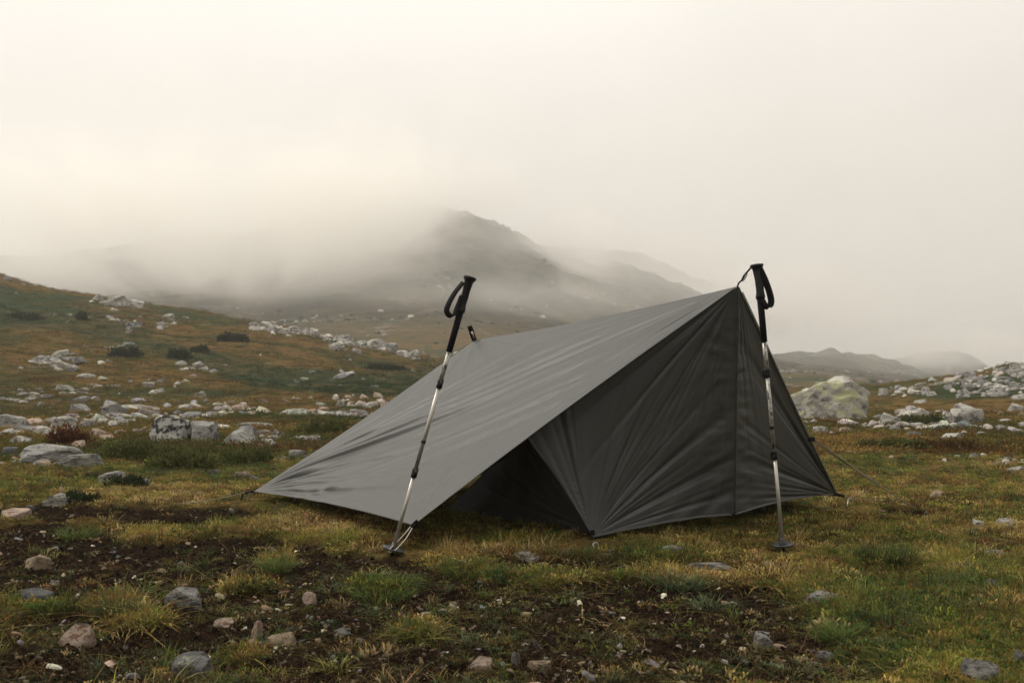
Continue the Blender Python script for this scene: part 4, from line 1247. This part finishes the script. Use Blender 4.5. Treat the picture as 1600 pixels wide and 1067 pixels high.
def far_slopes():
    # boulders and scree on the slopes beyond the first crest
    ps = []
    for k in range(4):
        V, Fc = rock_mesh(2, 240 + k, 7, .2); o = mesh_obj('f%02d' % k, V - np.array([0, 0, .3]), Fc, M_pebble, link=False, smooth=False); o.name = 'f%02d' % k; ps.append(o)
    coll = protos_collection('scree_kinds', ps)
    n = 26000
    X, Y = sample_wedge(n, 88, 330, .6); a = fbm(X, Y, 26, 5, .6, 240.)
    keep = rng.random(n) < np.clip(a * 2.6 - .25, 0.03, 1); X, Y = X[keep], Y[keep]; n = len(X); Z = height(X, Y)
    sc = np.minimum(rng.lognormal(-.85, .45, n), .85) * (.6 + Y / 260)
    rot = np.stack([rng.normal(0, .2, n), rng.normal(0, .2, n), rng.uniform(0, 6.28, n)], 1)
    scatter('scree', np.stack([X, Y, Z], 1), rot, np.stack([sc * 1.4, sc, sc * .6], 1), rng.integers(0, 4, n), cols(n, [(.30, .28, .25), (.18, .17, .155), (.045, .045, .03), (.030, .036, .018)], [2, 3, 3, 3], .2), coll)
far_slopes()

# ------------------------------------------------------------------ single plants
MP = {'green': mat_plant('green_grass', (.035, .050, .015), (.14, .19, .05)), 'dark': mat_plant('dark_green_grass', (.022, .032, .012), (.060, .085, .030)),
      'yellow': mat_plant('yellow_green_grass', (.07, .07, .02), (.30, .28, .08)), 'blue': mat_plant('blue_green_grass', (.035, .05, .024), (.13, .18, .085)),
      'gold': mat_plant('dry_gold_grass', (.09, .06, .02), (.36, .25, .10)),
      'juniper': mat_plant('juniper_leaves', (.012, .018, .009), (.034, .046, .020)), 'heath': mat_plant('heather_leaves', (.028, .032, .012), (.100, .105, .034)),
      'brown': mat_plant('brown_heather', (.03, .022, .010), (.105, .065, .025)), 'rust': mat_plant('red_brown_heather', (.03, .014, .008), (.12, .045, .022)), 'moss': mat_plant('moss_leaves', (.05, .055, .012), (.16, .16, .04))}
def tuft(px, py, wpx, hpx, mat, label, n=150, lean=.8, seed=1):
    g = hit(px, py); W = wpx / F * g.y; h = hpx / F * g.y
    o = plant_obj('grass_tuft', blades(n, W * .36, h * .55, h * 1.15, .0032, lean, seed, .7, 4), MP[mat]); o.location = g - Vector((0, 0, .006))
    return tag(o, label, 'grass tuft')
for i, a in enumerate([
  (430, 890, 74, 34, 'green', 'round bright green grass tuft on bare soil left of the leaning pole', 260),
  (598, 932, 130, 26, 'green', 'wide low green grass cushion on the peat below the leaning pole', 380, .9),
  (182, 965, 74, 40, 'dark', 'dark green grass tuft between the flat grey rock and the pinkish block', 260),
  (655, 996, 88, 34, 'yellow', 'spiky yellow-green grass tuft out on the dark peat', 130, 1.3),
  (1385, 880, 120, 42, 'dark', 'large dark green tussock right of the upright pole', 520, .7),
  (1060, 916, 110, 34, 'blue', 'blue-green grass clump at the upper edge of the peat', 220, 1.1),
  (1310, 1000, 90, 40, 'green', 'fresh green grass fan in the right foreground', 260, .9),
  (1395, 1060, 90, 44, 'dark', 'dark green tuft near the bottom edge on the right', 260),
  (700, 868, 60, 40, 'gold', 'tall dry golden grass stems in front of the tent opening', 60, .35),
  (120, 840, 90, 24, 'green', 'low green grass tuft on the soil at the left', 200, 1.0),
  (740, 1010, 60, 24, 'blue', 'small blue-green sprout beside the cream quartz', 60, 1.4),
  (1110, 950, 80, 24, 'blue', 'straggling pale green grass over the peat edge', 90, 1.6),
  (730, 895, 110, 24, 'green', 'green and yellow grass tuft on the peat before the opening', 220, .9),
  (1000, 860, 60, 28, 'green', 'green tuft right of the door peg', 160, .7),
  (525, 1045, 60, 30, 'yellow', 'yellowish sprout at the bottom of the peat left of centre', 60, 1.5),
  (1500, 900, 90, 30, 'gold', 'dry golden tuft in the turf on the right', 160, .8),
]): tuft(*a, seed=300 + i)
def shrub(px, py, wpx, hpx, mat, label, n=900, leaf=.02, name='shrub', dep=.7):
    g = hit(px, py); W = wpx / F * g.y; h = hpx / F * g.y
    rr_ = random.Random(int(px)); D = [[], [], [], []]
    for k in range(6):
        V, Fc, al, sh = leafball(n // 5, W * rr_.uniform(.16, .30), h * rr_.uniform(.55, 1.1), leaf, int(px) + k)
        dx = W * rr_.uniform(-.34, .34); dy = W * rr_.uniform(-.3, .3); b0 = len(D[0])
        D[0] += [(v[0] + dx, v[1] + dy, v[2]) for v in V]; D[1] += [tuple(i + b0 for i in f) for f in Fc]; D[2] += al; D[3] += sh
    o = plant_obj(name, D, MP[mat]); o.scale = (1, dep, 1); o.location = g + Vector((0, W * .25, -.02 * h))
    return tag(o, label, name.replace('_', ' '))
for a in [
  (505, 682, 92, 26, 'heath', 'leafy green shrub left of the tarp slope', 1500, .05),
  (95, 698, 66, 28, 'rust', 'red-brown heather bush behind the wide low outcrop', 1300, .05, 'heather_bush'),
  (205, 722, 150, 30, 'heath', 'wide green heath cushion right of the low outcrop', 2600, .04, 'heath_cushion'),
  (300, 735, 130, 24, 'heath', 'heath cushion below the black-spotted boulder', 2200, .04, 'heath_cushion'),
  (390, 725, 110, 24, 'heath', 'heath cushion between the half-sunk rock and the tarp', 1900, .04, 'heath_cushion'),
  (192, 762, 60, 13, 'juniper', 'dark heath tuft behind the pale-topped rock', 800, .03, 'heath_cushion'),
  (120, 788, 50, 14, 'juniper', 'dark green cushion on the right end of the flat slab', 800, .03, 'heath_cushion'),
  (1440, 666, 78, 16, 'heath', 'dark heath clump between the pointed and rounded white rocks', 2600, .045, 'heath_cushion'),
  (1480, 706, 130, 12, 'brown', 'brown heather bank in front of the bright ridge-shaped stone', 2200, .05, 'heather_bush'),
  (1400, 705, 100, 14, 'heath', 'olive heath strip left of the brown heather bank', 1500, .05, 'heath_cushion'),
  (273, 560, 36, 13, 'juniper', 'dark round bush in the middle of the left hillside', 2000, .13),
  (192, 558, 48, 12, 'juniper', 'dark bush left of the round one on the hillside', 2000, .13),
  (314, 551, 34, 10, 'juniper', 'small dark bush right of the round one on the hillside', 1800, .12),
  (362, 534, 44, 12, 'juniper', 'dark bush high on the hillside under the crest rocks', 2000, .13),
  (128, 500, 20, 11, 'juniper', 'lone dark bush near the top of the left hillside', 1500, .12),
  (600, 578, 50, 9, 'juniper', 'dark bush on the hillside left of the leaning pole', 1800, .12),
  (40, 500, 60, 10, 'juniper', 'flat dark bush near the left edge of the hillside', 2000, .13),
]: shrub(*a)
